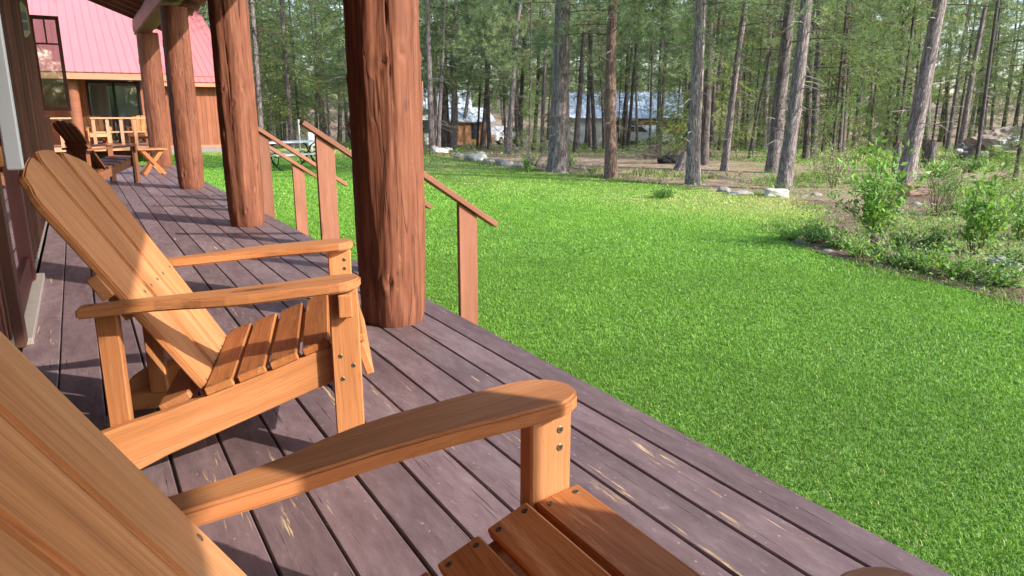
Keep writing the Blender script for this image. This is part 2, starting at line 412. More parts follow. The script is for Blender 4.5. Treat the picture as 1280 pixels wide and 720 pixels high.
# ------------------------------------------------------------------ ground, lawn, beds
LAWN_POLY = [(1.59, -6), (6.4, -6), (6.30, 1.0), (6.34, 2.69), (6.45, 3.38), (6.58, 4.07), (6.80, 4.83), (7.10, 5.5), (7.7, 6.15), (9.3, 6.7), (10.3, 7.4),
             (10.78, 8.4), (10.6, 9.5), (10.5, 10.7), (10.2, 12.8), (10.2, 14.9), (10.15, 18), (10.6, 23.5), (10.1, 28.0), (8.0, 31), (5.9, 31), (5.9, 29.6), (-4, 29.6), (-4, 15.9), (1.59, 15.9)]
BED_POLY = [(6.4, -6), (6.30, 1.0), (6.34, 2.69), (6.45, 3.38), (6.58, 4.07), (6.80, 4.83), (7.10, 5.5), (7.7, 6.15), (8.0, 5.6), (7.5, 5.0), (7.1, 4.2), (6.95, 3.3), (6.85, 2.0), (6.9, -6)]
def wobble(poly, amt, step=.25):
    out = []
    for i in range(len(poly)):
        a = np.array(poly[i]); b = np.array(poly[(i+1) % len(poly)]); L = np.linalg.norm(b-a); n = max(1, int(L/step))
        for k in range(n):
            p = a+(b-a)*k/n
            w = mnoise.noise_vector(Vector((p[0]*1.7, p[1]*1.7, 3))) * amt
            out.append((p[0]+w.x if p[0] > 1.7 else p[0], p[1]+w.y if p[0] > 1.7 else p[1]))
    return out
def flat(name, poly, z, mat):
    bm = bmesh.new(); f = bm.faces.new([bm.verts.new((x, y, z)) for x, y in poly])
    bmesh.ops.triangulate(bm, faces=[f])
    if sum(ff.normal.z for ff in bm.faces) < 0: bmesh.ops.reverse_faces(bm, faces=bm.faces)
    me = bpy.data.meshes.new(name); bm.to_mesh(me); bm.free(); me.materials.append(mat)
    return tag(obj(name, me), kind='structure')
# terrain sheet to the horizon: polar grid
rad = np.concatenate([np.linspace(0, 60, 46), np.geomspace(63, 900, 26)]); nt_ = 120
V = []; 
for r_ in rad:
    for k in range(nt_):
        a = 2*PI*k/nt_; x, y = r_*math.cos(a), r_*math.sin(a); z = terrain(x, y)
        if r_ > 160: z = terrain(160*math.cos(a), 160*math.sin(a)) + (r_-160)*.02
        if r_ > 33: z += .22*mnoise.noise(Vector((x*.12, y*.12, 0)))
        V.append((x, y, z))
Fc = [(i*nt_+k, i*nt_+(k+1) % nt_, (i+1)*nt_+(k+1) % nt_, (i+1)*nt_+k) for i in range(len(rad)-1) for k in range(nt_)]
gme = np_mesh('ground', np.array(V), np.array(Fc)[:, ::1], GROUND, smooth=True)
tag(obj('ground', gme), kind='structure')
flat('lawn', wobble(LAWN_POLY, .22), -.494, LAWN)
flat('soil', wobble(BED_POLY, .10), -.488, SOIL)
LITTER = [[tuple(at(x, y, -.5)[:2]) for x, y in pl] for pl in ([(980, 249), (1020, 250), (1066, 256), (1080, 270), (1070, 292), (1046, 290), (1030, 275), (1000, 262)], [(1100, 246), (1160, 238), (1195, 250), (1190, 268), (1150, 276), (1118, 268)], [(580, 196), (700, 190), (860, 196), (1000, 214), (1000, 224), (870, 218), (720, 206), (600, 204)])]
for pl in LITTER[:2]: flat('soil', wobble(pl, .18), -.490, SOIL)
DIRTPOLY = [tuple(at_ground(x, y)[:2]) for x, y in [(1062, 181), (1112, 181), (1116, 172), (1075, 172)]]

# ------------------------------------------------------------------ lawn blades
def blades(P, h, w, lean, tint, name, mat, nseg=2):
    n = len(P); az = rng.uniform(0, 2*PI, n); ln = rng.uniform(.2, 1, n)*lean
    d = np.stack([np.cos(az), np.sin(az), np.zeros(n)], 1); s = np.stack([-np.sin(az), np.cos(az), np.zeros(n)], 1)
    w = w[:, None]; h_ = h[:, None]; up = np.array([0, 0, 1.])
    m_ = P + up*h_*.6 + d*(ln*h*.35)[:, None]; t = P + up*h_*np.clip(1-.35*ln, .5, 1)[:, None] + d*(ln*h*1.0)[:, None]
    Vv = np.stack([P-s*w, P+s*w, m_+s*w*.75, m_-s*w*.75, t], 1).reshape(-1, 3)
    b = np.arange(n)*5
    Fa = np.concatenate([np.stack([b, b+1, b+2], 1), np.stack([b, b+2, b+3], 1), np.stack([b+3, b+2, b+4], 1)])
    return np_mesh(name, Vv, Fa, mat, {'tint': np.repeat(tint, 5)})
def vnoise(x, y, sc, seed=0):
    """cheap smooth value noise"""
    g = np.random.default_rng(seed).random((64, 64)); u = x*sc % 64; v = y*sc % 64
    i = u.astype(int) % 64; j = v.astype(int) % 64; fu = u-np.floor(u); fv = v-np.floor(v)
    fu = fu*fu*(3-2*fu); fv = fv*fv*(3-2*fv); i2 = (i+1) % 64; j2 = (j+1) % 64
    return (g[i, j]*(1-fu)+g[i2, j]*fu)*(1-fv)+(g[i, j2]*(1-fu)+g[i2, j2]*fu)*fv
Ps = []; hs = []; ws = []; ts = []
for (d0, d1, dens, hh, ww) in [(0, 4.5, 15000, .022, .0019), (4.5, 7.5, 7000, .023, .0028), (7.5, 12, 2600, .025, .0045), (12, 20, 900, .028, .0075), (20, 33, 250, .034, .012)]:
    a0, a1 = R(-8), R(80)
    n = int(dens*(d1*d1-d0*d0)/2*(a1-a0))
    rr = np.sqrt(rng.uniform(d0*d0, d1*d1, n)); aa = rng.uniform(a0, a1, n); x = rr*np.sin(aa); y = rr*np.cos(aa)
    k = inside(x, y, LAWN_POLY) & (x > 1.6); x = x[k]; y = y[k]; n = len(x)
    Ps.append(np.stack([x, y, np.full(n, -.492)], 1)); v = vnoise(x, y, 1.1, 1)*.5+vnoise(x, y, 5, 2)*.5
    hs.append(hh*rng.uniform(.6, 1.25, n)*(.8+.4*v)); ws.append(ww*rng.uniform(.7, 1.3, n))
    dry = np.clip((x*.085+y*.014-.66)/.34, 0, 1)*np.clip(vnoise(x, y, .45, 3)*1.7-.15, 0, 1)
    tv = np.clip(.08+.30*np.clip((np.hypot(x, y)-3)/9, 0, 1)+.50*rng.random(n)+.35*(v-.5), 0, .76)+.55*dry*rng.random(n)**.5; tv = np.where(rng.random(n) < .025, rng.uniform(.85, 1, n), tv); ts.append(np.clip(tv, 0, 1))  # tint grows paler with distance: low-angle light and haze put into blade colour
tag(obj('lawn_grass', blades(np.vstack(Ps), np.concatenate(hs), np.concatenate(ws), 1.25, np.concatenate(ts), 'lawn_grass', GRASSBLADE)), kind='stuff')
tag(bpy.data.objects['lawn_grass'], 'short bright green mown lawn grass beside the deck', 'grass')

# ------------------------------------------------------------------ porch deck
mb = MB(); edges = [1.558, 1.425, 1.281, 1.143, .994, .851, .704, .565, .42, .27, .123, -.026, -.172, -.318]
for i in range(len(edges)-1):
    x1 = edges[i]-(.003 if i else 0); x0 = edges[i+1]+random.uniform(.0025, .005)
    y0 = -3.0
    cuts = [random.uniform(.5, 4)+k*5.2 - 5 for k in range(6)] if False else []
    jy0 = y0; ends = cuts+[15.75+random.uniform(-.01, .01)]
    for e in ends:
        # board with slightly wavy edges
        L = e-jy0; n = int(L/.35); ol = []
        for k in range(n+1):
            yy = jy0+L*k/n; ol.append((yy, x0+.0022*mnoise.noise(Vector((yy*1.6, i*7.1, 0)))))
        for k in range(n, -1, -1):
            yy = jy0+L*k/n; ol.append((yy, x1+.0022*mnoise.noise(Vector((yy*1.6, i*7.1, 9)))))
        Vp, Fp = plank(ol, .032, .0035)
        Vp = np.array(Vp); Vw = np.stack([Vp[:, 1], Vp[:, 0], Vp[:, 2]-.016+random.uniform(-.001, .001)], 1)
        mb.add(Vw, [tuple(reversed(f)) for f in Fp], None, 0, Vp); jy0 = e+.004
deck = mb.build('porch_deck', DECK); tag(deck, kind='structure')
mb = MB()
add_box(mb, 1.505, 1.543, -3, 15.7, -.22, -.036, 1, .002)
for k in range(32):
    yk = -2.8+k*.6; add_box(mb, -.32, 1.50, yk-.019, yk+.019, -.20, -.034, 0, .001)
mb.build('deck_framing', DECK, deck)

# ------------------------------------------------------------------ adirondack chairs
def screws(mb, pts, M, mi=1, r=.0048):
    for (x, y, z) in pts:
        Vv = []; s = 10
        for rr_, zz in ((r*1.25, .0004), (r, .0014), (r*.45, .0014), (r*.4, .0004)):
            for k in range(s):
                t = 2*PI*k/s; Vv.append((x+rr_*math.cos(t), y+rr_*math.sin(t), z+zz))
        Ff = [(a*s+k, a*s+(k+1) % s, (a+1)*s+(k+1) % s, (a+1)*s+k) for a in range(3) for k in range(s)]
        mb.add(Vv, Ff, M, mi); 
        Vv = [(x+r*.42*math.cos(2*PI*k/s), y+r*.42*math.sin(2*PI*k/s), z+.0006) for k in range(s)]
        mb.add(Vv, [tuple(range(s))], M, 2)
def frame(xv, yv, zv, o):
    return Matrix(((xv[0], yv[0], zv[0], o[0]), (xv[1], yv[1], zv[1], o[1]), (xv[2], yv[2], zv[2], o[2]), (0, 0, 0, 1)))
REC = R(31.4); U0, Z0 = -.385, .215
RAIL = [(.036, .352), (-.02, .350), (-.055, .346), (-.20, .293), (-.347, .243), (-.50, .192), (-.60, .166), (-.67, .145), (-.715, .115), (-.742, .075), (-.752, .03), (-.752, 0), (-.64, 0), (-.50, .066), (-.30, .143), (-.10, .219), (.036, .268)]
def rail_top(u):
    for (a, za), (b, zb) in zip(RAIL, RAIL[1:]):
        if b <= u <= a: return zb+(za-zb)*(u-b)/(a-b), math.atan2(za-zb, a-b)
ARM = [(u_, v_+.039) for u_, v_ in [(-.668, .285), (-.56, .288), (-.48, .294), (-.41, .308), (-.36, .324), (-.30, .337), (-.24, .342), (-.17, .341), (-.10, .338), (-.04, .335), (-.01, .331), (.012, .322), (.030, .308), (.043, .290), (.050, .268), (.047, .246), (.036, .227), (.018, .215), (0, .210), (-.06, .214), (-.18, .228), (-.3, .234), (-.45, .230), (-.655, .232), (-.668, .24)]]
def make_chair(root, wood, seatwood, fine=True, nback=3):
    mats = [wood, SCREW, SCREWHOLE]
    smats = [seatwood, SCREW, SCREWHOLE]
    bv = .0035 if fine else .002
    for s in (1, -1):
        # armrest: outline in (u,v), sloping a little to the rear
        mb = MB(); ol = [(u, v*s) for u, v in ARM]
        if s < 0: ol = ol[::-1]
        Vp, Fp = plank(ol, .028, .005, 2); Vp = np.array(Vp)
        k = .062; Vw = Vp.copy(); Vw[:, 2] += .541-k*(.05-Vp[:, 0])
        mb.add(Vw, Fp, None, 0, Vp)
        if fine: screws(mb, [(-.635, .297*s, (.555-k*.685))], None)
        mb.build('armrest', mats, root)
        # front leg
        mb = MB(); V, Fp = box(.080, .038, .520, bv)
        mb.add(V, Fp, Matrix.Translation((0, s*.303, .260)), 0, long_grain(V, 2))
        if fine:
            Mo = frame((1, 0, 0), (0, 0, 1), (0, s, 0) if False else (0, 1*s, 0), (0, s*.322, 0))
            screws(mb, [(-.017, .33, 0), (.018, .30, 0), (-.014, .262, 0)], Mo, 1, .0055)
            Mi = frame((1, 0, 0), (0, 0, 1), (0, -s, 0), (0, s*.284, 0))
            screws(mb, [(.016, .487, 0), (.016, .455, 0)], Mi, 1, .0055)
        mb.build('front_leg', mats, root)
        # arm bracket on the outer face of the leg
        mb = MB(); add_box(mb, -.016, .022, min(s*.323, s*.357), max(s*.323, s*.357), .45, .515, 2, .003)
        mb.build('arm_bracket', wood, root)
        # side rail (stringer)
        mb = MB(); ol = RAIL
        Vp, Fp = plank([(u, z) for u, z in ol], .036, bv); Vp = np.array(Vp)
        c, sn = math.cos(R(19)), math.sin(R(19))
        G = np.stack([Vp[:, 0]*c+Vp[:, 1]*sn, -Vp[:, 0]*sn+Vp[:, 1]*c, Vp[:, 2]], 1)
        mb.add(np.stack([Vp[:, 0], -Vp[:, 2]+s*.265, Vp[:, 1]], 1), Fp, None, 0, G)
        mb.build('side_rail', mats, root)
        # rear leg, inside the rail, up to the arm
        mb = MB(); V, Fp = box(.056, .036, .42, bv)
        mb.add(V, Fp, Matrix.Translation((-.622, s*.228, .07+.21)), 0, long_grain(V, 2)); mb.build('rear_leg', mats, root)
    # cross rail under the arms behind the back, lower back cleat, front apron
    mb = MB(); V, Fp = box(.034, .54, .070, bv)
    mb.add(V, Fp, Matrix.Translation((-.618, 0, .552)) @ Matrix.Rotation(R(-31), 4, 'Y'), 0, long_grain(V, 1)); mb.build('arm_cross_rail', mats, root)
    mb = MB(); V, Fp = box(.09, .48, .036, bv); zt, al = rail_top(-.50)
    mb.add(V, Fp, Matrix.Translation((-.475, 0, zt+.006)) @ Matrix.Rotation(-al-.1, 4, 'Y'), 0, long_grain(V, 1)); mb.build('back_cleat', mats, root)
    mb = MB(); V, Fp = box(.024, .564, .100, bv)
    mb.add(V, Fp, Matrix.Translation((.052, 0, .302)) @ Matrix.Rotation(R(-16), 4, 'Y'), 0, long_grain(V, 1)); mb.build('front_apron', mats, root)
    # seat slats
    for u in (.012, -.082, -.172, -.262, -.350):
        zt, al = rail_top(u); mb = MB(); hl = .288 if u < -.05 else .2825
        if u > 0: zt, al = .3505, R(7)
        V, Fp = box(.080 if u < 0 else .088, 2*hl, .022, bv)
        M = Matrix.Translation((u, 0, zt+.0125)) @ Matrix.Rotation(-al, 4, 'Y') @ Matrix.Rotation(random.uniform(-.006, .006), 4, 'Z')
        mb.add(V, Fp, M, 0, long_grain(V, 1))
        if fine: screws(mb, [(dx, sy*(hl-.02), .011) for dx in (-.026, .026) for sy in (1, -1)], M)
        mb.build('seat_slat', smats, root)
    # back slats: fan in the reclined plane (w across, l along the slope)
    Mb = frame((0, 1, 0), (-math.sin(REC), 0, math.cos(REC)), (math.cos(REC), 0, math.sin(REC)), (U0, 0, Z0))
    hw = lambda l: .235+.055*l/.7
    top = lambda w: .790-.95*w*w
    for k in range(nback):
        a, b = ((-1, -.30, .30, 1)[k:k+2] if nback == 3 else (-1+2*k/nback, -1+2*(k+1)/nback)); gp = .009
        lo, hi = -.02, None
        wl = lambda l: a*hw(l)+(gp if k else 0); wr = lambda l: b*hw(l)-(gp if k < nback-1 else 0)
        ol = [(wl(lo), lo), (wr(lo), lo)]
        lr = .70
        for _ in range(20): lr = top(wr(lr))
        ll = .70
        for _ in range(20): ll = top(wl(ll))
        # rounded shoulders on every slat, more on the outside
        def shoulder(w, l, sgn, r_): return [(w, l-r_), (w+sgn*r_*.12, l-r_*.5), (w+sgn*r_*.42, l-r_*.12)]
        r1 = .060 if k == nback-1 else .034; r0_ = .060 if k == 0 else .034
        ol += [(wr(l), l) for l in (.2, .4, .55)] + shoulder(wr(lr), lr, -1, r1)
        W0, W1 = wl(ll)+r0_*.6, wr(lr)-r1*.6
        for q in range(7):
            w = W1+(W0-W1)*q/6; ol.append((w, top(w)+.004))
        ol += shoulder(wl(ll), ll, 1, r0_)[::-1] + [(wl(l), l) for l in (.55, .4, .2)]
        mb = MB(); Vp, Fp = plank(ol, .022, .0045, 2); Vp = np.array(Vp)
        mb.add(Vp, Fp, Mb, 0, long_grain(Vp, 1))
        if fine:
            pts = []
            for l in (.035, .33, .345+.04 if False else .36):
                wm = (wl(l)+wr(l))/2; ww = (wr(l)-wl(l))*.30
                if l == .36: continue
                pts += [(wm-ww, l, .011), (wm+ww, l, .011)]
            screws(mb, pts, Mb)
        mb.build('back_slat', mats, root)
    # two battens behind the back
    mb = MB(); V, Fp = box(.47, .075, .030, bv)
    mb.add(V, Fp, Mb @ Matrix.Translation((0, .335, -.027)), 0, long_grain(V, 0))
    mb.build('back_batten', mats, root)
CH = 'wooden lounge chairs on the porch'
c1 = thing('adirondack_chair', 'honey wood slatted lounge chair closest to the camera, mostly cut off by the frame', 'chair', (.617, .628, 0), 0, CH)
make_chair(c1, CEDAR, CEDAR_SEAT)
c2 = thing('adirondack_chair', 'whole honey wood slatted lounge chair in full sun before the thickest log post', 'chair', (.674, 2.21, 0), R(-16.5), CH)
make_chair(c2, CEDAR, CEDAR_SEAT)
c3 = thing('adirondack_chair', 'dark shaded wooden lounge chair far down the porch beside the folding table', 'chair', (.54, 12.06, 0), R(28), CH)
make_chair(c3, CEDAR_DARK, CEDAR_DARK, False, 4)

# folding side table with crossed legs
tb = thing('side_table', 'small wooden side table with crossed legs next to the far porch chair', 'table', (1.02, 13.35, 0), R(6))
mb = MB()
for k in range(4):
    add_box(mb, -.22, .22, -.19+k*.097, -.10+k*.097, .400, .422, 0, .002)
mb.build('table_top', CEDAR_SEAT, tb)
for s in (1, -1):
    for q in (1, -1):
        mb = MB(); V, Fp = box(.50, .022 if q > 0 else .022, .055, .002)
        mb.add(V, Fp, Matrix.Translation((0, s*(.14+.012*q), .205)) @ Matrix.Rotation(q*R(52), 4, 'Y'), 0, long_grain(V, 0)); mb.build('leg', CEDAR_SEAT, tb)

# ------------------------------------------------------------------ log posts
def log_post(name, x, y, r, h, seed, label, cracks, taper=.97, lean=(0, 0)):
    ns, nr = 132, int(h/.022); V = []; G = []
    fac = [(random.uniform(0, 2*PI), random.uniform(.005, .012), random.uniform(.22, .42)) for _ in range(13)]
    kn = [(random.uniform(0, 2*PI), random.uniform(.1, h-.1), random.uniform(.012, .028)) for _ in range(34)]
    for i in range(nr+1):
        z = h*i/nr; zz = z; kz = [q for q in kn if abs(q[1]-z) < .09]
        for k in range(ns):
            t = 2*PI*k/ns; rr_ = r*(1+(taper-1)*z/h)*(1-.11*math.exp(-z/.22))
            rr_ += .009*mnoise.noise(Vector((math.cos(t)*1.6, math.sin(t)*1.6, z*.8+seed*11)))
            # drawknife flats
            for (a0, dp, wd) in fac:
                aw = a0+.30*mnoise.noise(Vector((a0*7, z*1.1, seed)))
                d = abs((t-aw+PI) % (2*PI)-PI)
                if d < wd: rr_ -= dp*(1-(d/wd)**2)*(.5+.5*mnoise.noise(Vector((a0*3, z*1.7, seed+5))))
            rr_ += .0035*mnoise.noise(Vector((math.cos(t)*8, math.sin(t)*8, z*6+seed)))+.0018*mnoise.noise(Vector((math.cos(t)*22, math.sin(t)*22, z*13+seed)))
            for (ca, cz0, cz1, cw, cd) in cracks:
                if cz0 < z < cz1:
                    aw = ca+.10*mnoise.noise(Vector((ca*5, z*1.5, seed)))+.035*mnoise.noise(Vector((ca*5, z*7, seed)))
                    d = abs((t-aw+PI) % (2*PI)-PI)*r
                    e = min(1, (z-cz0)*4, (cz1-z)*4)
                    wv = cw*e*(.7+.6*abs(mnoise.noise(Vector((ca, z*3, 2)))))
                    if d < wv: rr_ -= cd*e*(1-d/wv)
            for (ka, kh, kr) in kz:
                d = math.hypot(abs((t-ka+PI) % (2*PI)-PI)*r, (z-kh)*.75)/kr
                if d < 2.2: rr_ += .006*math.exp(-(d-1)**2*4)-(.007 if d < .7 else 0)
            if z < .03: rr_ -= .006*(1-z/.03)
            V.append((x+rr_*math.cos(t)+lean[0]*z, y+rr_*math.sin(t)+lean[1]*z, zz)); G.append((z, math.cos(t)*r*1.0, math.sin(t)*r*1.0))
    Fc = [(i*ns+k, i*ns+(k+1) % ns, (i+1)*ns+(k+1) % ns, (i+1)*ns+k) for i in range(nr) for k in range(ns)]
    Fc.append(tuple(nr*ns+k for k in range(ns)))
    G = np.array(G)+np.array([seed*3.3, seed*1.7, 0])
    mb = MB(); mb.add(np.array(V), Fc, None, 0, G, off=False)
    o = mb.build(name, LOG, None, True)
    return tag(o, label, 'log post', 'log posts holding up the porch roof')
def ang(x, y, off):     # angle on the post facing the camera plus an offset to the right of the view
    return math.atan2(-y, -x)+off
log_post('log_post', 1.245, 3.25, .168, 2.36, 1, 'thickest peeled log post, right behind the sunlit lounge chair',
         [(ang(1.245, 3.25, .15), .75, 2.3, .006, .022), (ang(1.245, 3.25, .70), -.1, 1.1, .005, .02), (ang(1.245, 3.25, -.1), -.1, .9, .0045, .012), (ang(1.245, 3.25, .45), -.1, .7, .004, .010)])
log_post('log_post', 1.25, 6.84, .170, 2.36, 2, 'second peeled log post down the deck with one long straight crack',
         [(ang(1.25, 6.84, .52), -.1, 2.3, .006, .022), (ang(1.25, 6.84, -.35), .6, 2.3, .005, .014)])
log_post('log_post', 1.26, 10.63, .172, 2.30, 3, 'third log post from the camera, dark and shaded at its roof beam',
         [(ang(1.26, 10.63, .25), -.1, 1.4, .006, .018)])
log_post('log_post', 1.32, 15.1, .195, 2.38, 4, 'farthest log post where the porch ends, lit on its lower half', [(ang(1.3, 15.1, .3), -.1, 1.6, .006, .018)], .93)
log_post('log_post', 1.245, -.35, .168, 2.36, 5, 'log post beside the photographer, outside the picture', [(1, 0, 2, .005, .015)])
# small hook bracket on the nearest post
br = thing('post_bracket', 'small bent metal hook with dark red slat on the side of the nearest log post', 'bracket', (1.40, 3.24, 1.0))
mb = MB(); add_tube(mb, [(-.02, 0, .025), (.012, 0, .025), (.022, 0, .027), (.028, 0, .034), (.029, 0, .05), (.029, 0, .14)], .0028, 8); mb.build('hook', simple('pinkish_wire', (.40, .22, .17), .4, .3), br)
mb = MB(); add_box(mb, .010, .024, -.012, .012, .034, .135, 2, .002); mb.build('slat', MAROON, br)

# ------------------------------------------------------------------ porch roof: beam, rafters, roof planks, metal sheet
pr = thing('porch_roof', 'dark porch roof with bare rafters on a rough hewn log beam', 'roof', (0, 0, 0))
mb = MB(); ns = 40; nr = 150; V = []; G = []
for i in range(nr+1):
    yy = -3+18.55*i/nr
    for k in range(ns):
        t = 2*PI*k/ns; c, s_ = math.cos(t), math.sin(t); q = max(abs(c), abs(s_))**.75
        rr_ = .135/q + .016*mnoise.noise(Vector((c*2.5, s_*2.5, yy*3.1))) + .008*mnoise.noise(Vector((c*6, s_*6, yy*9)))
        V.append((1.26+rr_*c, yy, 2.505+rr_*s_*1.05)); G.append((yy, c*.14, s_*.14))
Fc = [(i*ns+k, (i+1)*ns+k, (i+1)*ns+(k+1) % ns, i*ns+(k+1) % ns) for i in range(nr) for k in range(ns)]
Fc += [tuple(range(ns)), tuple(reversed([nr*ns+k for k in range(ns)]))]
mb.add(np.array(V), Fc, None, 0, np.array(G)); mb.build('beam', RAFTER, pr, True)
SL = .40; xa, xb = -.33, 1.76
def roof_z(x): return 2.62-SL*(x-1.22)
raf = None
for k in range(31):
    yk = -2.9+k*.613
    if raf is None:
        mb = MB(); ln_ = math.hypot(xb-xa, SL*(xb-xa)); V, Fp = box(ln_, .040, .145, .003)
        mb.add(V, Fp, Matrix.Rotation(math.atan(SL), 4, 'Y'), 0, long_grain(V, 0)); raf = mb.build('rafter', RAFTER, pr)
        o = raf
    else:
        o = raf.copy(); COL.objects.link(o); o.parent = pr
    o.location = ((xa+xb)/2, yk, roof_z((xa+xb)/2)+.073)
mb = MB(); ln_ = math.hypot(xb-xa+.03, SL*(xb-xa+.03))
nb = 15
for k in range(nb):
    w = ln_/nb; V, Fp = box(w-.004, 18.9, .020, .002)
    M = Matrix.Translation(((xa+xb)/2+.015, 6.45, roof_z((xa+xb)/2+.015)+.073+.09)) @ Matrix.Rotation(math.atan(SL), 4, 'Y') @ Matrix.Translation((-ln_/2+w*(k+.5), 0, 0))
    mb.add(V, Fp, M, 0, long_grain(V, 1))
mb.build('roof_planks', SOFFIT, pr)
mb = MB(); V, Fp = box(ln_+.10, 19.1, .012, .001)
mb.add(V, Fp, Matrix.Translation(((xa+xb)/2+.03, 6.45, roof_z((xa+xb)/2+.03)+.073+.113)) @ Matrix.Rotation(math.atan(SL), 4, 'Y'), 0)
mb.build('roof_sheet', REDROOF, pr)

# ------------------------------------------------------------------ own house wall on the left
hs_ = thing('house', 'dark board and batten house wall along the left of the porch', 'house', (-.33, 6, 0))
def hpart(mb, name, mat, parent=hs_, **kw):
    o = mb.build(name, mat, parent, **kw); o.matrix_parent_inverse = Matrix.Translation((.33, -6, 0)) if parent is hs_ else Matrix.Identity(4)
    return o
mb = MB(); yy = 5.22; WX = -.345
while yy < 10.95:
    w = .145; add_box(mb, WX-.02, WX, yy+.002, yy+w-.002, .10, 3.3, 2, .002)
    add_box(mb, WX+.001, WX+.036, yy-.020, yy+.020, .10, 3.28, 2, .003); yy += w
yy = 3.60
while yy > -3:
    w = .145; add_box(mb, WX-.02, WX, yy-w+.002, yy-.002, .10, 3.3, 2, .002)
    add_box(mb, WX+.001, WX+.021, yy-w-.022, yy-w+.022, .10, 3.28, 2, .003); yy -= w
add_box(mb, WX-.30, WX-.022, -3, 3.55, -.5, 3.32, 2, 0); add_box(mb, WX-.30, WX-.022, 5.25, 11.0, -.5, 3.32, 2, 0)
add_box(mb, WX-.30, WX-.022, 3.55, 5.25, 2.2, 3.32, 2, 0)
while yy < 15.4:
    w = .145; add_box(mb, WX-.06, WX-.04, yy+.002, yy+w-.002, .0, .90, 2, .002); add_box(mb, WX-.039, WX-.019, yy-.02, yy+.02, .0, .90, 2, .003); yy += w
add_box(mb, WX-.10, WX-.0, 11.05, 15.4, .902, .94, 1, .003)
hpart(mb, 'wall', SIDING)
mb = MB(); add_box(mb, WX+.002, WX+.016, 5.3, 15.5, .0, .098, 1, .002); add_box(mb, WX+.002, WX+.016, -3, 3.55, .0, .098, 1, .002); hpart(mb, 'baseboard', SILL)
# glazed porch door
mb = MB(); add_box(mb, WX-.04, WX+.055, 3.55, 3.68, .03, 2.2, 2, .003); dr = hpart(mb, 'door', TRIMWOOD)
mb = MB(); add_box(mb, WX-.04, WX+.026, 4.98, 5.24, .03, 2.2, 2, .003); add_box(mb, WX-.01, WX+.045, 4.86, 4.975, .06, 2.19, 2, .003); add_box(mb, WX-.04, WX+.05, 3.55, 5.24, 2.202, 2.32, 1, .003)
add_box(mb, WX-.01, WX+.03, 3.69, 4.85, .06, .20, 1, .003)
o = mb.build('door_frame', MAROON, dr); 
mb = MB(); add_box(mb, WX+.002, WX+.010, 3.70, 4.85, .203, 2.19, 2, 0); o = mb.build('glass', DOORGLASS, dr)
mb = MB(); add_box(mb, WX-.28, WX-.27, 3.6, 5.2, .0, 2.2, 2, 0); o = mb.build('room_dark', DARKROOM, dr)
mb = MB(); add_box(mb, WX-.04, WX+.072, 3.69, 5.24, .0, .03, 1, .003); mb.build('door_sill', SILL, dr)
# open casement windows, hinged on the wall
def casement(Y, z0, z1, w, ang_, white, parent=hs_):
    fr = MB()
    add_box(fr, 0, w, -.018, .018, z0, z0+.045, 0, .003); add_box(fr, 0, w, -.018, .018, z1-.045, z1, 0, .003)
    add_box(fr, 0, .04, -.0175, .0175, z0+.046, z1-.046, 2, .003)
    if not white:
        add_box(fr, w-.04, w, -.0175, .0175, z0+.046, z1-.046, 2, .003)
        add_box(fr, .041, w-.041, -.009, .009, z0+.70*(z1-z0), z0+.70*(z1-z0)+.02, 0, .002)
        add_box(fr, w*.46, w*.46+.018, -.0085, .0085, z0+.70*(z1-z0)+.021, z1-.046, 2, .002)
    o = fr.build('window', TRIMWOOD if not white else CEDAR, parent)
    o.matrix_parent_inverse = Matrix.Translation((.33, -6, 0))
    o.location = (WX+.02, Y, 0); o.rotation_euler = (0, 0, ang_)
    g_ = MB(); add_box(g_, .03, w-.03, -.003, .003, z0+.04, z1-.04, 2, 0); g_.build('pane', GLASS, o)
    return o
casement(10.9, 1.015, 2.14, .31, R(3), False)
w2 = casement(1.92, .885, 2.05, .185, R(0), True)
mb = MB(); add_box(mb, .186, .218, -.020, .020, .878, 2.06, 2, .003); mb.build('stile', WHITE, w2)
mb = MB(); add_box(mb, .041, .184, -.012, .012, .932, 1.02, 0, .003); mb.build('sash_panel', CEDAR, w2)
# carved ornament hanging on the wall
orn = thing('wall_ornament', 'greenish carved wooden ornament hanging on the dark wall by the open window', 'ornament', (-.30, 8.6, 1.72), R(-50)); orn.scale = (.72, .72, .72)
mb = MB(); Vp, Fp = plank([(-.07, .02), (0, -.05), (.07, .02), (.07, .33), (0, .42), (-.07, .33)], .02, .003); Vp = np.array(Vp)
mb.add(np.stack([Vp[:, 2], Vp[:, 0], Vp[:, 1]], 1), Fp, None, 0); mb.build('plaque', simple('faded_green_wood', (.26, .28, .17), .7), orn)
for zc in (.10, .23):
    mb = MB(); add_box(mb, .0105, .016, -.045, .045, zc-.05, zc+.05, 2, .001); mb.build('inset', simple('dark_green_inset', (.05, .07, .045), .5), orn)

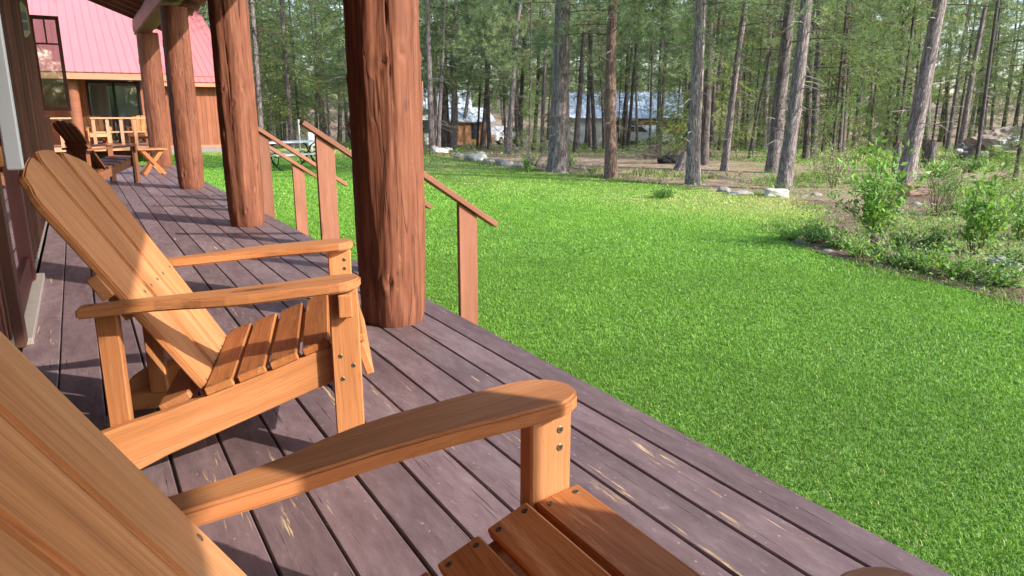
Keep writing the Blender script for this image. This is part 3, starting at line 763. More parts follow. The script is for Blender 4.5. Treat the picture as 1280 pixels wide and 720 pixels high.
# ------------------------------------------------------------------ stair railings and steps
def railing(Y, label):
    t = thing('stair_railing', label, 'railing', (1.58, Y, 0), 0, 'wooden stair railings at the porch edge')
    m_ = .685; th = math.atan(m_)
    mb = MB(); x0, x1 = -.155, .845; zt = lambda dx: .935-m_*(dx+.14)
    L = (x1-x0)/math.cos(th); V, Fp = box(L, .092, .036, .003)
    mb.add(V, Fp, Matrix.Translation(((x0+x1)/2, 0, zt((x0+x1)/2)-.018)) @ Matrix.Rotation(th, 4, 'Y'), 0, long_grain(V, 0)); mb.build('handrail', RAILWOOD, t)
    for dx, zb in ((.005, -.36), (.63, -.5)):
        mb = MB(); a, b = dx-.068, dx+.068
        ol = [(a, zb), (b, zb), (b, zt(b)-.046), (a, zt(a)-.046)]
        Vp, Fp = plank(ol, .038, .003); Vp = np.array(Vp)
        mb.add(np.stack([Vp[:, 0], -Vp[:, 2], Vp[:, 1]], 1), Fp, None, 0, long_grain(Vp, 1)); mb.build('post', RAILWOOD, t)
railing(4.33, 'stair railing nearest the camera, coming out from behind the thickest log post')
railing(5.42, 'stair railing whose whole tall upper post shows between the two nearest log posts')
railing(7.57, 'stair railing starting right behind the second log post, with the long slope')
railing(8.7, 'lowest looking stair railing, farthest away, with the short post on the lawn')
for Yc, lb in ((4.875, 'wooden porch steps between the two nearest stair railings'), (8.135, 'wooden porch steps between the two farther stair railings')):
    st = thing('porch_steps', lb, 'steps', (1.58, Yc, -.5))
    for k in range(2):
        mb = MB(); add_box(mb, .005+.26*k, .25+.26*k, -.50, .50, .300-.165*k-.032, .300-.165*k, 1, .003); mb.build('tread', DECK, st)
    for s in (1, -1):
        mb = MB(); Vp, Fp = plank([(0, 0), (.52, 0), (.52, .102), (.26, .102), (.26, .267), (0, .267)], .036, .002); Vp = np.array(Vp)
        mb.add(np.stack([Vp[:, 0], -Vp[:, 2]+s*.47, Vp[:, 1]], 1), Fp, None, 0); mb.build('stringer', DECK, st)

# ------------------------------------------------------------------ neighbouring building with red metal roof
nbd = thing('lodge', 'red brown lodge with pink red ribbed metal roof past the end of the porch', 'building', (0, 0, 0))
mb = MB()
x = -8.0
while x < 5.15:                              # right wing wall and porch back wall, vertical boards
    if x > 1.9: add_box(mb, x+.002, x+.158, 29.9, 29.93, -.30, 2.3, 2, .004)
    x += .16
x = -8.0
while x < 2.3:
    z1 = 2.5
    if not (.42 < x+.08 < 2.0): add_box(mb, x+.002, x+.158, 27.3, 27.33, 0.0, z1, 2, .004)
    else: add_box(mb, x+.002, x+.158, 27.3, 27.33, 1.98, z1, 2, .004)
    x += .16
add_box(mb, 2.3, 5.2, 29.94, 37.5, -.5, 2.2, 2, 0); add_box(mb, -8, 2.28, 29.4, 37.5, -.5, 2.4, 2, 0)
add_box(mb, 2.28, 2.31, 27.3, 29.9, -.3, 2.5, 2, .003)
mb.build('wall', NBSIDING, nbd)
mb = MB(); add_box(mb, 1.9, 5.22, 29.86, 29.90, -.5, -.30, 0, .003); mb.build('foundation', CONCRETE, nbd)
mb = MB(); add_box(mb, 1.9, 5.22, 29.87, 29.898, -.298, -.22, 0, .003); mb.build('skirt_board', NBTRIM, nbd)
# sliding door
mb = MB(); D0, D1 = .45, 1.98
add_box(mb, D0, D0+.06, 27.24, 27.30, .02, 1.96, 2, .003); add_box(mb, D1-.06, D1, 27.24, 27.30, .02, 1.96, 2, .003)
add_box(mb, D0+.061, D1-.061, 27.24, 27.30, 1.90, 1.96, 0, .003); add_box(mb, (D0+D1)/2-.035, (D0+D1)/2+.035, 27.245, 27.295, .02, 1.899, 2, .003)
sd = mb.build('sliding_door', BLACKMETAL, nbd)
for a, b in ((D0+.062, (D0+D1)/2-.036), ((D0+D1)/2+.036, D1-.062)):
    mb = MB(); add_box(mb, a, b, 27.268, 27.274, .02, 1.898, 2, 0); mb.build('glass', GLASS, sd)
mb = MB()
for a, b in ((D0+.07, D0+.62), ((D0+D1)/2+.05, (D0+D1)/2+.62)):
    n = 14
    for k in range(n):
        xx = a+(b-a)*k/n; add_box(mb, xx, xx+(b-a)/n*.98, 27.31+.02*(k % 2), 27.325+.02*(k % 2), .05, 1.9, 2, 0)
mb.build('curtain', CURTAIN, sd)
mb = MB(); add_box(mb, D0-.1, D1+.1, 28.3, 28.32, 0, 2.1, 2, 0); mb.build('room', simple('grey_room', (.14, .15, .16), .8), sd)
# porch floor, posts, railing
mb = MB(); add_box(mb, -8, 2.3, 24.7, 27.29, -.12, 0.0, 0, .003); mb.build('porch_floor', NBTRIM, nbd)
mb = MB(); add_tube(mb, [(.06, 24.9, 0), (.06, 24.9, 2.12)], .16, 20); mb.build('porch_post', NBSIDING, nbd)
mb = MB(); add_tube(mb, [(2.2, 24.9, 0), (2.2, 24.9, 2.12)], .17, 20); mb.build('porch_post', NBSIDING, nbd)
rl = MB(); add_box(rl, .40, 2.05, 24.80, 24.90, .80, .845, 0, .004); add_box(rl, -8, -.02, 24.80, 24.90, .80, .845, 0, .004); rlo = rl.build('porch_railing', NBTRIM, nbd)
mb = MB()
for a, b in ((.47, 2.05), (-3.6, -.1)):
    n = int((b-a)/.36)
    for k in range(n+1):
        mb.V and None
        bb = MB(); xx = a+k*.36; add_box(bb, xx-.045, xx+.045, 24.83, 24.87, -.05, .798, 2, .003); bb.build('baluster', NBTRIM, rlo)
rl = MB(); add_box(rl, .40, 2.05, 24.875, 24.9, .40, .44, 0, .003); rl.build('middle_rail', NBTRIM, rlo)
# roofs: ribbed sheet, fascia
def ribbed(mb, xa_, xb_, y0, z0, run, sl, mi=0):
    n = int((xb_-xa_)/.23)
    L = math.hypot(run, run*sl); th = math.atan(sl)
    M0 = Matrix.Translation((0, y0, z0)) @ Matrix.Rotation(th, 4, 'X')
    V, Fp = box(xb_-xa_, L, .02, 0); mb.add(V, Fp, M0 @ Matrix.Translation(((xa_+xb_)/2, L/2, 0)), mi)
    V, Fp = box(.024, L+.01, .014, 0)
    for k in range(n+1):
        mb.add(V, Fp, M0 @ Matrix.Translation((xa_+.02+k*(xb_-xa_-.04)/n, L/2-.006, .0165)), mi)
SLN = .445
mb = MB(); ribbed(mb, -9, 2.75, 24.35, 2.10, 13.7, SLN); ribbed(mb, 2.76, 5.55, 29.45, 2.06, 9, SLN*.95)
rf = mb.build('roof', REDROOF, nbd)
mb = MB(); add_box(mb, -9, 2.75, 24.38, 24.42, 1.90, 2.08, 0, .003); add_box(mb, 2.78, 5.55, 29.48, 29.52, 1.90, 2.04, 0, .003); mb.build('fascia', NBTRIM, rf)
mb = MB(); add_box(mb, -9, 2.3, 24.45, 27.28, 2.02, 2.05, 0, .003); add_box(mb, 2.3, 5.5, 29.53, 29.89, 2.0, 2.02, 0, .002); mb.build('soffit', SIDING, rf)
mb = MB(); add_box(mb, -.6, .55, 34.4, 34.46, 2.1+10.05*SLN+.02, 2.1+10.05*SLN+.12, 0, 0); mb.build('snow_stop', TRIMWOOD, rf)
# two honey chairs on that porch
for (xx, yy, a, lb) in ((.62, 25.9, R(-80), 'orange wooden chair behind the left balusters of the lodge railing'), (1.72, 25.8, R(-100), 'orange wooden chair by the log end of the lodge railing')):
    o = copy_tree(c3); o.location = (xx, yy, 0); o.rotation_euler = (0, 0, a); tag(o, lb, 'chair', 'orange chairs on the lodge porch')
    for ch in o.children: ch.data = ch.data.copy(); ch.data.materials[0] = CEDAR

# ------------------------------------------------------------------ trees
def trunk_mesh(r, H, seed, mat, fine=True, ntw=14, twl=.8, tw_lo=1.0, tw_hi=6.0):
    ns = 22 if fine else 9
    zs = np.concatenate([np.linspace(0, 7, 90 if fine else 16), np.linspace(7.3, H, 14)])
    V = []; G = []
    cx = lambda z: .05*math.sin(z*.35+seed)+.02*math.sin(z*1.1+2*seed)
    cy = lambda z: .05*math.cos(z*.31+1.3*seed)
    for z in zs:
        rr0 = r*(1-.80*z/H)*(1+.35*math.exp(-z/.35))
        for k in range(ns):
            t = 2*PI*k/ns
            rr_ = rr0*(1+(.09*mnoise.noise(Vector((math.cos(t)*3.2, math.sin(t)*3.2, z*2.2+seed*9)))+.06*mnoise.noise(Vector((math.cos(t)*8, math.sin(t)*8, z*5+seed))) if fine else .06*mnoise.noise(Vector((t, z, seed)))))
            V.append((cx(z)-cx(0)+rr_*math.cos(t), cy(z)-cy(0)+rr_*math.sin(t), z-.15)); G.append((z, math.cos(t)*r, math.sin(t)*r))
    Fc = [(i*ns+k, i*ns+(k+1) % ns, (i+1)*ns+(k+1) % ns, (i+1)*ns+k) for i in range(len(zs)-1) for k in range(ns)]
    mb = MB(); mb.add(np.array(V), Fc, None, 0, np.array(G)+seed*2.1, off=False)
    for k in range(ntw):
        z = random.uniform(tw_lo, tw_hi); a = random.uniform(0, 2*PI); L = twl*random.uniform(.3, 1.2)
        rr0 = r*(1-.8*z/H)*.8; p = Vector((cx(z)-cx(0)+rr0*math.cos(a), cy(z)-cy(0)+rr0*math.sin(a), z-.15)); pts = [p.copy()]; d = Vector((math.cos(a), math.sin(a), random.uniform(-.2, .35)))
        for q in range(5):
            p = p+d*L/5; d = (d+Vector((random.uniform(-.25, .25), random.uniform(-.25, .25), random.uniform(-.35, .12)))).normalized(); pts.append(p.copy())
        r0 = random.uniform(.007, .015)
        add_tube(mb, pts, [r0*(1-.15*q) for q in range(6)], 5, 1)
        if random.random() < .7:
            p = pts[2].copy(); d2 = (d+Vector((random.uniform(-1, 1), random.uniform(-1, 1), random.uniform(-.4, .5)))).normalized()
            add_tube(mb, [p, p+d2*L*.2, p+d2*L*.38+Vector((0, 0, -.04))], [r0*.6, r0*.45, r0*.25], 4, 1)
    me_o = mb.build('trunk', [mat, DEADTWIG], None, True); me = me_o.data; bpy.data.objects.remove(me_o); return me
def crown_mesh(name, H, z0, nb, Lmax, tufts, nl, nw, per, mat, droop=.25, shape='pine', bare=.35, seed=0):
    """branches with needle tufts; thin needle triangles spread through the crown's volume"""
    rg = np.random.default_rng(seed); BV = []; BF = []; bn = 0
    TP = []; TD = []; TT = []
    for b in range(nb):
        q = rg.random()**.85; z = z0+(H-z0)*q; a = rg.uniform(0, 2*PI)
        L = Lmax*((1-q)**.65*.9+.14)*rg.uniform(.6, 1.1)
        if shape == 'pine': L *= (.75+.25*min(1, q*6))
        d = np.array([math.cos(a), math.sin(a), rg.uniform(-.15, .30) if shape == 'pine' else rg.uniform(-.25, .1)]); p = np.array([0, 0, z]); pts = [p.copy()]
        ns = 6
        for k in range(ns):
            p = p+d*L/ns; d = d+np.array([rg.uniform(-.12, .12), rg.uniform(-.12, .12), -droop*.35+ (.12 if k > 3 else 0)]); d /= np.linalg.norm(d); pts.append(p.copy())
        V, Fc = tube([tuple(t) for t in pts], [max(.004, .018*L/2.5*(1-k/ns*.85)) for k in range(ns+1)], 4, False)
        BV += V; BF += [tuple(i+bn for i in f) for f in Fc]; bn += len(V)
        cl = rg.random()
        nt = max(4, int(tufts*L/Lmax))
        for k in range(nt):
            s = bare+(1-bare)*rg.random()**.8; i = min(ns-1, int(s*ns)); f = s*ns-i
            base = pts[i]*(1-f)+pts[i+1]*f; side = rg.normal(0, 1, 3); side[2] *= .45
            ax = pts[min(ns, i+1)]-pts[i]; ax /= np.linalg.norm(ax); sd = side-ax*(side@ax); sd /= np.linalg.norm(sd)+1e-6
            off = rg.uniform(0, .42 if shape == 'pine' else .34)*L*(1.05-s*.55)
            tp = base+sd*off*.75+ax*off*.55; TP.append(tp); dd = sd*.7+ax*.8+np.array([0, 0, .25 if shape == 'pine' else -.05]); TD.append(dd/np.linalg.norm(dd)); TT.append(np.clip(.18+.30*cl+.35*rg.random()+.25*(off/L), 0, 1))
    TP = np.array(TP); TD = np.array(TD); TT = np.array(TT); n = len(TP)
    P = np.repeat(TP, per, 0); D = np.repeat(TD, per, 0); T_ = np.clip(np.repeat(TT, per)+rg.uniform(-.12, .12, n*per), 0, 1)
    if shape == 'pine':
        dirs = D*.55+rg.normal(0, .62, D.shape)
    else:
        dirs = D*1.0+rg.normal(0, .45, D.shape)*np.array([1, 1, .35]); P = P-D*rg.uniform(0, nl*1.8, (len(P), 1))
    dirs /= np.linalg.norm(dirs, axis=1)[:, None]
    sd = np.cross(dirs, rg.normal(0, 1, dirs.shape)); sd /= np.linalg.norm(sd, axis=1)[:, None]+1e-6
    ln = nl*rg.uniform(.65, 1.2, (len(P), 1)); wd = nw*rg.uniform(.7, 1.3, (len(P), 1))
    NV = np.stack([P-sd*wd*.5, P+sd*wd*.5, P+dirs*ln], 1).reshape(-1, 3); NF = np.arange(len(NV)).reshape(-1, 3)
    # branches as triangles in the same mesh
    BV = np.array(BV); BFt = np.array([t for f in BF for t in ((f[0], f[1], f[2]), (f[0], f[2], f[3]))])
    me = np_mesh(name, np.vstack([NV, BV]), np.vstack([NF, BFt+len(NV)]), mat, {'tint': np.concatenate([np.repeat(T_, 3), np.zeros(len(BV))]), 'grain': np.vstack([NV, BV])})
    me.materials.append(TWIG); mi = np.zeros(len(NF)+len(BFt), dtype=np.int32); mi[len(NF):] = 1; me.polygons.foreach_set('material_index', mi)
    return me
PINE_CROWN = [crown_mesh('crown', 15, z0, nb, 3.0, 19, .21, .015, 21, NEEDLE, .28, 'pine', .30, 20+i) for i, (z0, nb) in enumerate([(3.4, 85), (2.6, 95), (4.4, 80)])]
FIR_CROWN = [crown_mesh('crown', H, z0, nb, L, 46, .075, .020, 13, FIRNEEDLE, .30, 'fir', .15, 40+i) for i, (H, z0, nb, L) in enumerate([(9, .5, 110, 2.0), (13, 1.2, 130, 2.5), (14, 3.0, 110, 2.8)])]
BARE_CROWN = [crown_mesh('crown', 14, 4.2, 62, 1.9, 14, .20, .015, 18, NEEDLE, .30, 'pine', .35, 60)]
NEAR_CROWN = [crown_mesh('crown', 10.5, z0, 62, 3.2, 34, .21, .0125, 28, NEEDLE, .30, 'pine', .30, 70+i) for i, z0 in enumerate((2.9, 3.4))]
TR_SHARED = {}
def shared_trunk(kind, i):
    key = (kind, i)
    if key not in TR_SHARED:
        TR_SHARED[key] = trunk_mesh(.12, 15, 30+i*1.7, {'grey': BARK, 'red': BARKRED, 'dark': BARKDARK}[kind], False, 12, 1.1, 1.2, 6.5)
    return TR_SHARED[key]
def plant(name, label, cat, base, tip, r, kind, crown, cscale, group=None, near=False, seed=1, ntw=14, tz=1.):
    axis = Vector((tip[0]-base[0], tip[1]-base[1], tip[2]-base[2])).normalized()
    t = thing(name, label, cat, tuple(base), 0, group)
    t.rotation_mode = 'QUATERNION'; t.rotation_quaternion = Vector((0, 0, 1)).rotation_difference(axis)
    if near:
        me = trunk_mesh(r, 15*tz, seed, {'grey': BARK, 'red': BARKRED, 'dark': BARKDARK}[kind], True, ntw, .55, .8, 5.0); tr = obj('trunk', me, t)
    else:
        tr = obj('trunk', shared_trunk(kind, seed % 3), t); s = r/.12; tr.scale = (s, s, tz); tr.rotation_euler = (0, 0, random.uniform(0, 6.28))
    if crown is not None:
        c = obj('crown', crown, t); c.scale = cscale; c.rotation_euler = (0, 0, random.uniform(0, 6.28))
    return t
def lean_tip(base, xt, yt=0):
    d = ray(xt, yt); n = _h; k = ((np.asarray(base)-CAM)@n)/(d@n); return CAM+d*k
NEARTREES = [  # base px, base py, width px, top px at y=0, kind, crown, label
 (697, 215, 25, 708, 'grey', 1, 'thick grey pine trunk at the lawn edge, widest trunk left of the picture centre line'),
 (764, 223, 15, 768, 'red', 0, 'straight reddish barked pine at the lawn edge right of the thick grey pine'),
 (866, 231, 17, 871, 'grey', 2, 'grey pine right behind the low dark bush at the lawn edge'),
 (979, 237, 18, 1003, 'grey', 2, 'pale grey pine rising behind the white block of stone'),
 (1130, 232, 20, 1177, 'grey', 2, 'leaning pine with cut log rounds at its foot'),
 (966, 216, 17, 992, 'grey', 0, 'grey pine half hidden directly behind the pine at the white stone'),
 (880, 206, 11, 891, 'dark', 0, 'dark slim pine close behind the grey pine at the low bush'),
 (905, 213, 9, 932, 'grey', 3, 'slim pine slanting to the right, standing alone in the needle litter'),
 (936, 200, 4, 972, 'dark', None, 'very thin bare trunk slanting strongly to the right'),
]
for i, (xb_, yb, wpx, xt, kd, cr, lb) in enumerate(NEARTREES):
    b = at_ground(xb_, yb); r = wpx*.5*depth(b)/F
    crown = None if cr is None else (BARE_CROWN[0] if cr == 3 else NEAR_CROWN[cr % 2] if i in (0, 1, 5) else PINE_CROWN[cr]); sc = random.uniform(.9, 1.1)
    plant('pine_tree', lb, 'tree', b, lean_tip(b, xt), r, kd, crown, (sc, sc, 1.0 if i in (0, 1, 5) else .74), 'pines at the front of the forest', True, 3+i, 24 if wpx > 12 else 12, .72)
MID = [(886, 199, 7, 908, 'dark'), (556, 187, 9, 559, 'dark'), (568, 187, 10, 571, 'grey'), (575, 181, 6, 598, 'grey'), (603, 185, 7, 622, 'dark'), (635, 193, 8, 651, 'grey'), (647, 188, 5, 655, 'dark'), (720, 190, 8, 730, 'dark'),
       (742, 174, 6, 744, 'dark'), (748, 180, 4, 765, 'dark'), (781, 186, 6, 790, 'dark'), (790, 175, 6, 800, 'dark'), (1007, 200, 9, 1024, 'dark'), (1016, 190, 7, 1035, 'dark'), (1042, 170, 10, 1066, 'grey'), (1072, 168, 5, 1090, 'dark'),
       (1082, 170, 7, 1110, 'dark'), (1108, 180, 7, 1114, 'dark'), (1121, 183, 11, 1134, 'grey'), (1158, 200, 9, 1166, 'dark'), (1176, 178, 9, 1196, 'dark'), (1220, 206, 5, 1250, 'dark'), (1226, 184, 9, 1240, 'dark'), (1236, 186, 4, 1254, 'dark'),
       (368, 178, 9, 360, 'grey'), (349, 176, 7, 337, 'dark'), (356, 180, 5, 350, 'dark'), (406, 176, 8, 405, 'dark'), (335, 178, 6, 330, 'dark'), (424, 180, 6, 428, 'dark'), (534, 178, 6, 536, 'dark'), (543, 182, 6, 545, 'grey'), (838, 178, 6, 846, 'dark'), (855, 182, 5, 862, 'dark'), (928, 186, 5, 936, 'dark'), (948, 184, 6, 958, 'dark')]
for i, (xb_, yb, wpx, xt, kd) in enumerate(MID):
    b = at_ground(xb_, yb); r = max(.05, wpx*.5*depth(b)/F)
    cr = random.choice([PINE_CROWN[0], PINE_CROWN[1], PINE_CROWN[1], PINE_CROWN[2]]) if xb_ < 700 else random.choice([PINE_CROWN[0], PINE_CROWN[2], BARE_CROWN[0], PINE_CROWN[1]]); s = random.uniform(.75, 1.1)
    plant('pine_tree', 'slender straight pine in the middle rows of the forest, with bare dead lower twigs', 'tree', b, lean_tip(b, xt), r, kd, cr if not (550 < xb_ < 660 or xb_ < 440) else NEAR_CROWN[i % 2], (s, s, random.uniform(.95, 1.15) if b[1] < 16 and b[0] > 13 else (1. if 550 < xb_ < 660 or xb_ < 440 else .72)), 'slender pines in the middle rows', False, i, 14, 1. if b[1] < 16 and b[0] > 13 else .72)
# random forest behind
CLEAR = [(552, 684), (716, 838)]
placed = []
def px_of(x, y):
    v = np.array([x, y, terrain(x, y)])-CAM; return 640+F*(v@_r)/(v@_fw)
cnt = 0
for _ in range(4000):
    if cnt >= 140: break
    a = R(random.uniform(8, 72)); d = math.sqrt(random.uniform(27**2, 78**2)); x, y = d*math.sin(a), d*math.cos(a)
    if x < 11.5 and y < 34: continue
    xp = px_of(x, y)
    if any(lo < xp < hi for lo, hi in CLEAR) and random.random() < (.75 if d > 35 else .9): continue
    if any((x-q[0])**2+(y-q[1])**2 < 3.2 for q in placed) or (xp > 1195 and d < 42): continue
    if x < 14 and y < 36: continue
    placed.append((x, y)); cnt += 1
    cr = random.choice(PINE_CROWN+[PINE_CROWN[1], FIR_CROWN[2]]); s = random.uniform(.85, 1.25); z = terrain(x, y)
    plant('pine_tree', 'pine among the dense trees deep in the forest', 'tree', (x, y, z), (x+random.uniform(-.8, .8), y+random.uniform(-.8, .8), z+12), random.uniform(.07, .17), random.choice(['dark', 'dark', 'grey', 'dark']), cr, (s, s, random.uniform(.9, 1.3)), 'pines deep in the forest', False, cnt)
for (xp_, dd, lb) in ((612, 40, 'p'), (648, 36, 'p'), (668, 38, 'p'), (678, 33, 'p'), (706, 44, 'p'), (733, 46, 'p'), (757, 41, 'p'), (777, 44, 'p'), (798, 47, 'p'), (815, 40, 'p'), (825, 35, 'p'), (596, 44, 'p'), (560, 41, 'p'), (745, 36, 'p'), (786, 38, 'p')):
    p = np.array([ray(xp_, 139)[0], ray(xp_, 139)[1]]); p = p/np.linalg.norm(p)*dd; z = terrain(*p); placed.append(tuple(p))
    s_ = random.uniform(.8, 1.1); plant('pine_tree', 'pine among the dense trees deep in the forest', 'tree', (p[0], p[1], z), (p[0]+random.uniform(-.8, .8), p[1]+random.uniform(-.8, .8), z+12), random.uniform(.07, .13), 'dark', PINE_CROWN[random.choice([0, 1, 2])], (s_, s_, 1.), 'pines deep in the forest', False, int(dd))
for (xp_, dd, s_, lb) in ((700, 39, .62, 'young fir standing right beside the thick grey pine, before the far cabin'), (774, 43, .6, 'young fir before the middle of the far cabin'), (646, 44, .6, 'young fir before the parked car at the shed'), (848, 37, .7, 'young fir just left of the pine at the low bush'), (662, 27, .36, 'small bright fir sapling left of the thick grey pine'), (944, 30, .52, 'bright green young fir beside the thin slanting trunk'), (828, 33, .5, 'light green young fir right of the orange cabin end'), (1282, 19, .34, 'dark little fir cut by the right edge of the picture')):
    p = np.array([ray(xp_, 139)[0], ray(xp_, 139)[1]]); p = p/np.linalg.norm(p)*dd; z = terrain(*p); placed.append(tuple(p))
    plant('fir_tree', lb, 'tree', (p[0], p[1], z), (p[0], p[1], z+10), .04, 'dark', FIR_CROWN[0], (s_, s_, s_), 'fir saplings at the front of the forest', False, int(dd))
# young firs with foliage to the ground
cnt = 0
for _ in range(3000):
    if cnt >= 40: break
    a = R(random.uniform(10, 70)); d = math.sqrt(random.uniform(25**2, 70**2)); x, y = d*math.sin(a), d*math.cos(a)
    if x < 13 and y < 36: continue
    xp = px_of(x, y)
    if any(lo-15 < xp < hi+15 for lo, hi in CLEAR): continue
    if any((x-q[0])**2+(y-q[1])**2 < 5 for q in placed) or (xp > 1150 and d < 45): continue
    placed.append((x, y)); cnt += 1; s = random.uniform(.55, 1.0); z = terrain(x, y)
    plant('fir_tree', 'young fir with branches down to the ground between the pine trunks', 'tree', (x, y, z), (x, y, z+10), random.uniform(.05, .09), 'dark', FIR_CROWN[random.choice([0, 1])], (s, s, s), 'young firs under the pines', False, cnt)
# trees at the far end of the lawn, left of the picture, with foliage sweeping low
for i, (x, y, s, cr, lb) in enumerate([(7.2, 34.5, 1.15, 2, 'light green fir hanging over the lawn end, right of the lodge'), (9.2, 37, 1.1, 1, 'full fir behind the picnic table'), (11.2, 33, 1.0, 2, 'fir with drooping boughs at the lawn corner'), (12.5, 37, 1.1, 2, 'tall fir behind the lawn corner'), (6.0, 40, 1.2, 1, 'fir rising behind the lodge corner'), (14, 34, 1., 2, 'fir beside the pale rocks at the forest corner'), (13.4, 29.5, 1., 2, 'fir just inside the forest behind the row of rocks')]):
    z = terrain(x, y); plant('fir_tree', lb, 'tree', (x, y, z), (x, y, z+10), .14, 'grey', FIR_CROWN[cr], (s*1.15, s*1.15, s*1.1), 'firs at the far end of the lawn', False, i)
bx_ = thing('pine_tree', 'pine bough reaching in beside the house window, in front of the pink roof', 'tree', (-1.2, 14.4, -.5)); 
tr = obj('trunk', shared_trunk('grey', 1), bx_); tr.scale = (1.2, 1.2, 1); c = obj('crown', PINE_CROWN[2], bx_); c.scale = (.46, .46, .74)
# woods across the back, one mass
PVs = []; lows = crown_mesh('crown', 15, 1.0, 55, 3.0, 18, .55, .07, 8, NEEDLE, .28, 'pine', .25, 90)
nv = len(lows.vertices); base = np.empty(nv*3, np.float32); lows.vertices.foreach_get('co', base); base = base.reshape(-1, 3)
nl_ = len(lows.polygons); bf = np.empty(nl_*3, np.int32); lows.loops.foreach_get('vertex_index', bf); bf = bf.reshape(-1, 3)
bt = np.empty(nv, np.float32); lows.attributes['tint'].data.foreach_get('value', bt)
VV = []; FF = []; TTn = []
for k in range(190):
    a = R(random.uniform(2, 76)) if k < 90 else R(random.uniform(150, 215)); d = math.sqrt(random.uniform(80**2, 135**2)) if k < 90 else random.uniform(48, 80); x, y = d*math.sin(a), d*math.cos(a); t = random.uniform(0, 6.28); s = random.uniform(1., 1.5)
    M = np.array([[math.cos(t), -math.sin(t), 0], [math.sin(t), math.cos(t), 0], [0, 0, 1]]); VV.append((base*s)@M.T+np.array([x, y, terrain(x, y)-.5])); FF.append(bf+k*nv); TTn.append(np.clip(bt+random.uniform(-.15, .25), 0, 1))
tag(obj('far_woods', np_mesh('far_woods', np.vstack(VV), np.vstack(FF), NEEDLE, {'tint': np.concatenate(TTn)})), 'distant green woods closing the view all round behind the pines', 'woods', kind='stuff')

# ------------------------------------------------------------------ shrubs and ground cover
def shrub_mesh(name, H, W, ns, nleaf, ls, mat, seed, up=.6, aspect=.45):
    rg = np.random.default_rng(seed); mb = MB(); LP = []; LD = []
    for s in range(ns):
        a = rg.uniform(0, 2*PI); d = np.array([math.cos(a)*W/H*rg.uniform(.2, 1), math.sin(a)*W/H*rg.uniform(.2, 1), up+.4]); L = H*rg.uniform(.6, 1.05); p = np.array([math.cos(a), math.sin(a), 0])*W*.12*rg.random(); pts = [p.copy()]
        d /= np.linalg.norm(d)
        for k in range(5):
            p = p+d*L/5; d = d+rg.normal(0, .16, 3); d /= np.linalg.norm(d); pts.append(p.copy())
        V, Fc = tube([tuple(t) for t in pts], [.006*(1-.16*k)*max(1, H) for k in range(6)], 4, False); mb.add(V, Fc, None, 0)
        for k in range(nleaf//ns):
            q = rg.uniform(.2, 1)*5; i = min(4, int(q)); f = q-i; b = pts[i]*(1-f)+pts[i+1]*f
            o = rg.normal(0, 1, 3); o /= np.linalg.norm(o); LP.append(b+o*rg.uniform(0, .13)*W); dd = o*.8+np.array([0, 0, rg.uniform(-.1, .6)]); LD.append(dd/np.linalg.norm(dd))
    P = np.array(LP); D = np.array(LD); n = len(P); sd = np.cross(D, rg.normal(0, 1, D.shape)+np.array([0, 0, 1.5])); sd /= np.linalg.norm(sd, axis=1)[:, None]+1e-6
    ln = ls*rg.uniform(.6, 1.25, (n, 1)); w = ln*aspect; nrm = np.cross(D, sd)
    Vl = np.stack([P, P+D*ln*.45+sd*w*.5+nrm*ln*.07, P+D*ln-nrm*ln*.10, P+D*ln*.45-sd*w*.5+nrm*ln*.07], 1).reshape(-1, 3); b = np.arange(n)*4
    Fl = np.concatenate([np.stack([b, b+1, b+2], 1), np.stack([b, b+2, b+3], 1)]); tt = np.repeat(rg.random(n)*.75+.25*rg.random(), 4)
    SV = np.vstack(mb.V); SF = np.array([t for f in mb.F for t in ((f[0], f[1], f[2]), (f[0], f[2], f[3]))])
    lm = np_mesh(name, Vl, Fl, mat, {'tint': tt}); sm = np_mesh('stems', SV, SF, TWIG, {'grain': SV}); return lm, sm
def shrub(name, label, pos, H, W, ns, nleaf, ls, mat, seed, group=None, **kw):
    lm, sm = shrub_mesh('foliage', H, W, ns, nleaf, ls, mat, seed, **kw)
    t = thing(name, label, 'shrub', tuple(pos), random.uniform(0, 6), group); obj('foliage', lm, t); obj('stems', sm, t); return t
g_ = lambda x, y: at(x, y, -.5)
shrub('leafy_shrub', 'tall bright green leafy shrub at the edge of the planting bed, brightest in the bed', g_(1092, 312), 1.22, .62, 15, 1250, .078, LEAF, 1, up=1.1)
shrub('leafy_shrub', 'bright leafy shrub with broad leaves on the right side of the bed', g_(1218, 318), 1.0, .62, 12, 720, .08, LEAF, 2, up=.9)
shrub('leafy_shrub', 'leafy shrub low at the right edge of the picture', g_(1275, 300), .6, .55, 10, 500, .07, LEAF, 3)
shrub('twiggy_shrub', 'thin twiggy shrub with few leaves behind the bed', g_(1172, 270), 1.1, .7, 16, 300, .045, LEAFDARK, 4, up=.9)
shrub('pale_shrub', 'pale white leaved shrub below the leaning pine', g_(1040, 235), 1.15, .75, 14, 700, .055, BLOSSOM, 5, up=.7)
shrub('pale_shrub', 'small pale shrub to the left of the leaning pine', g_(1022, 225), .9, .5, 10, 300, .05, BLOSSOM, 6, up=.7)
shrub('low_bush', 'low dark grey green bush at the lawn edge before the grey pine', g_(828, 248), .28, .45, 16, 420, .06, LEAFDARK, 7, up=.3)
shrub('low_bush', 'small green clump beside the dead branch shrub', g_(660, 216), .5, .3, 12, 300, .09, LEAF, 8, up=.9, aspect=.2)
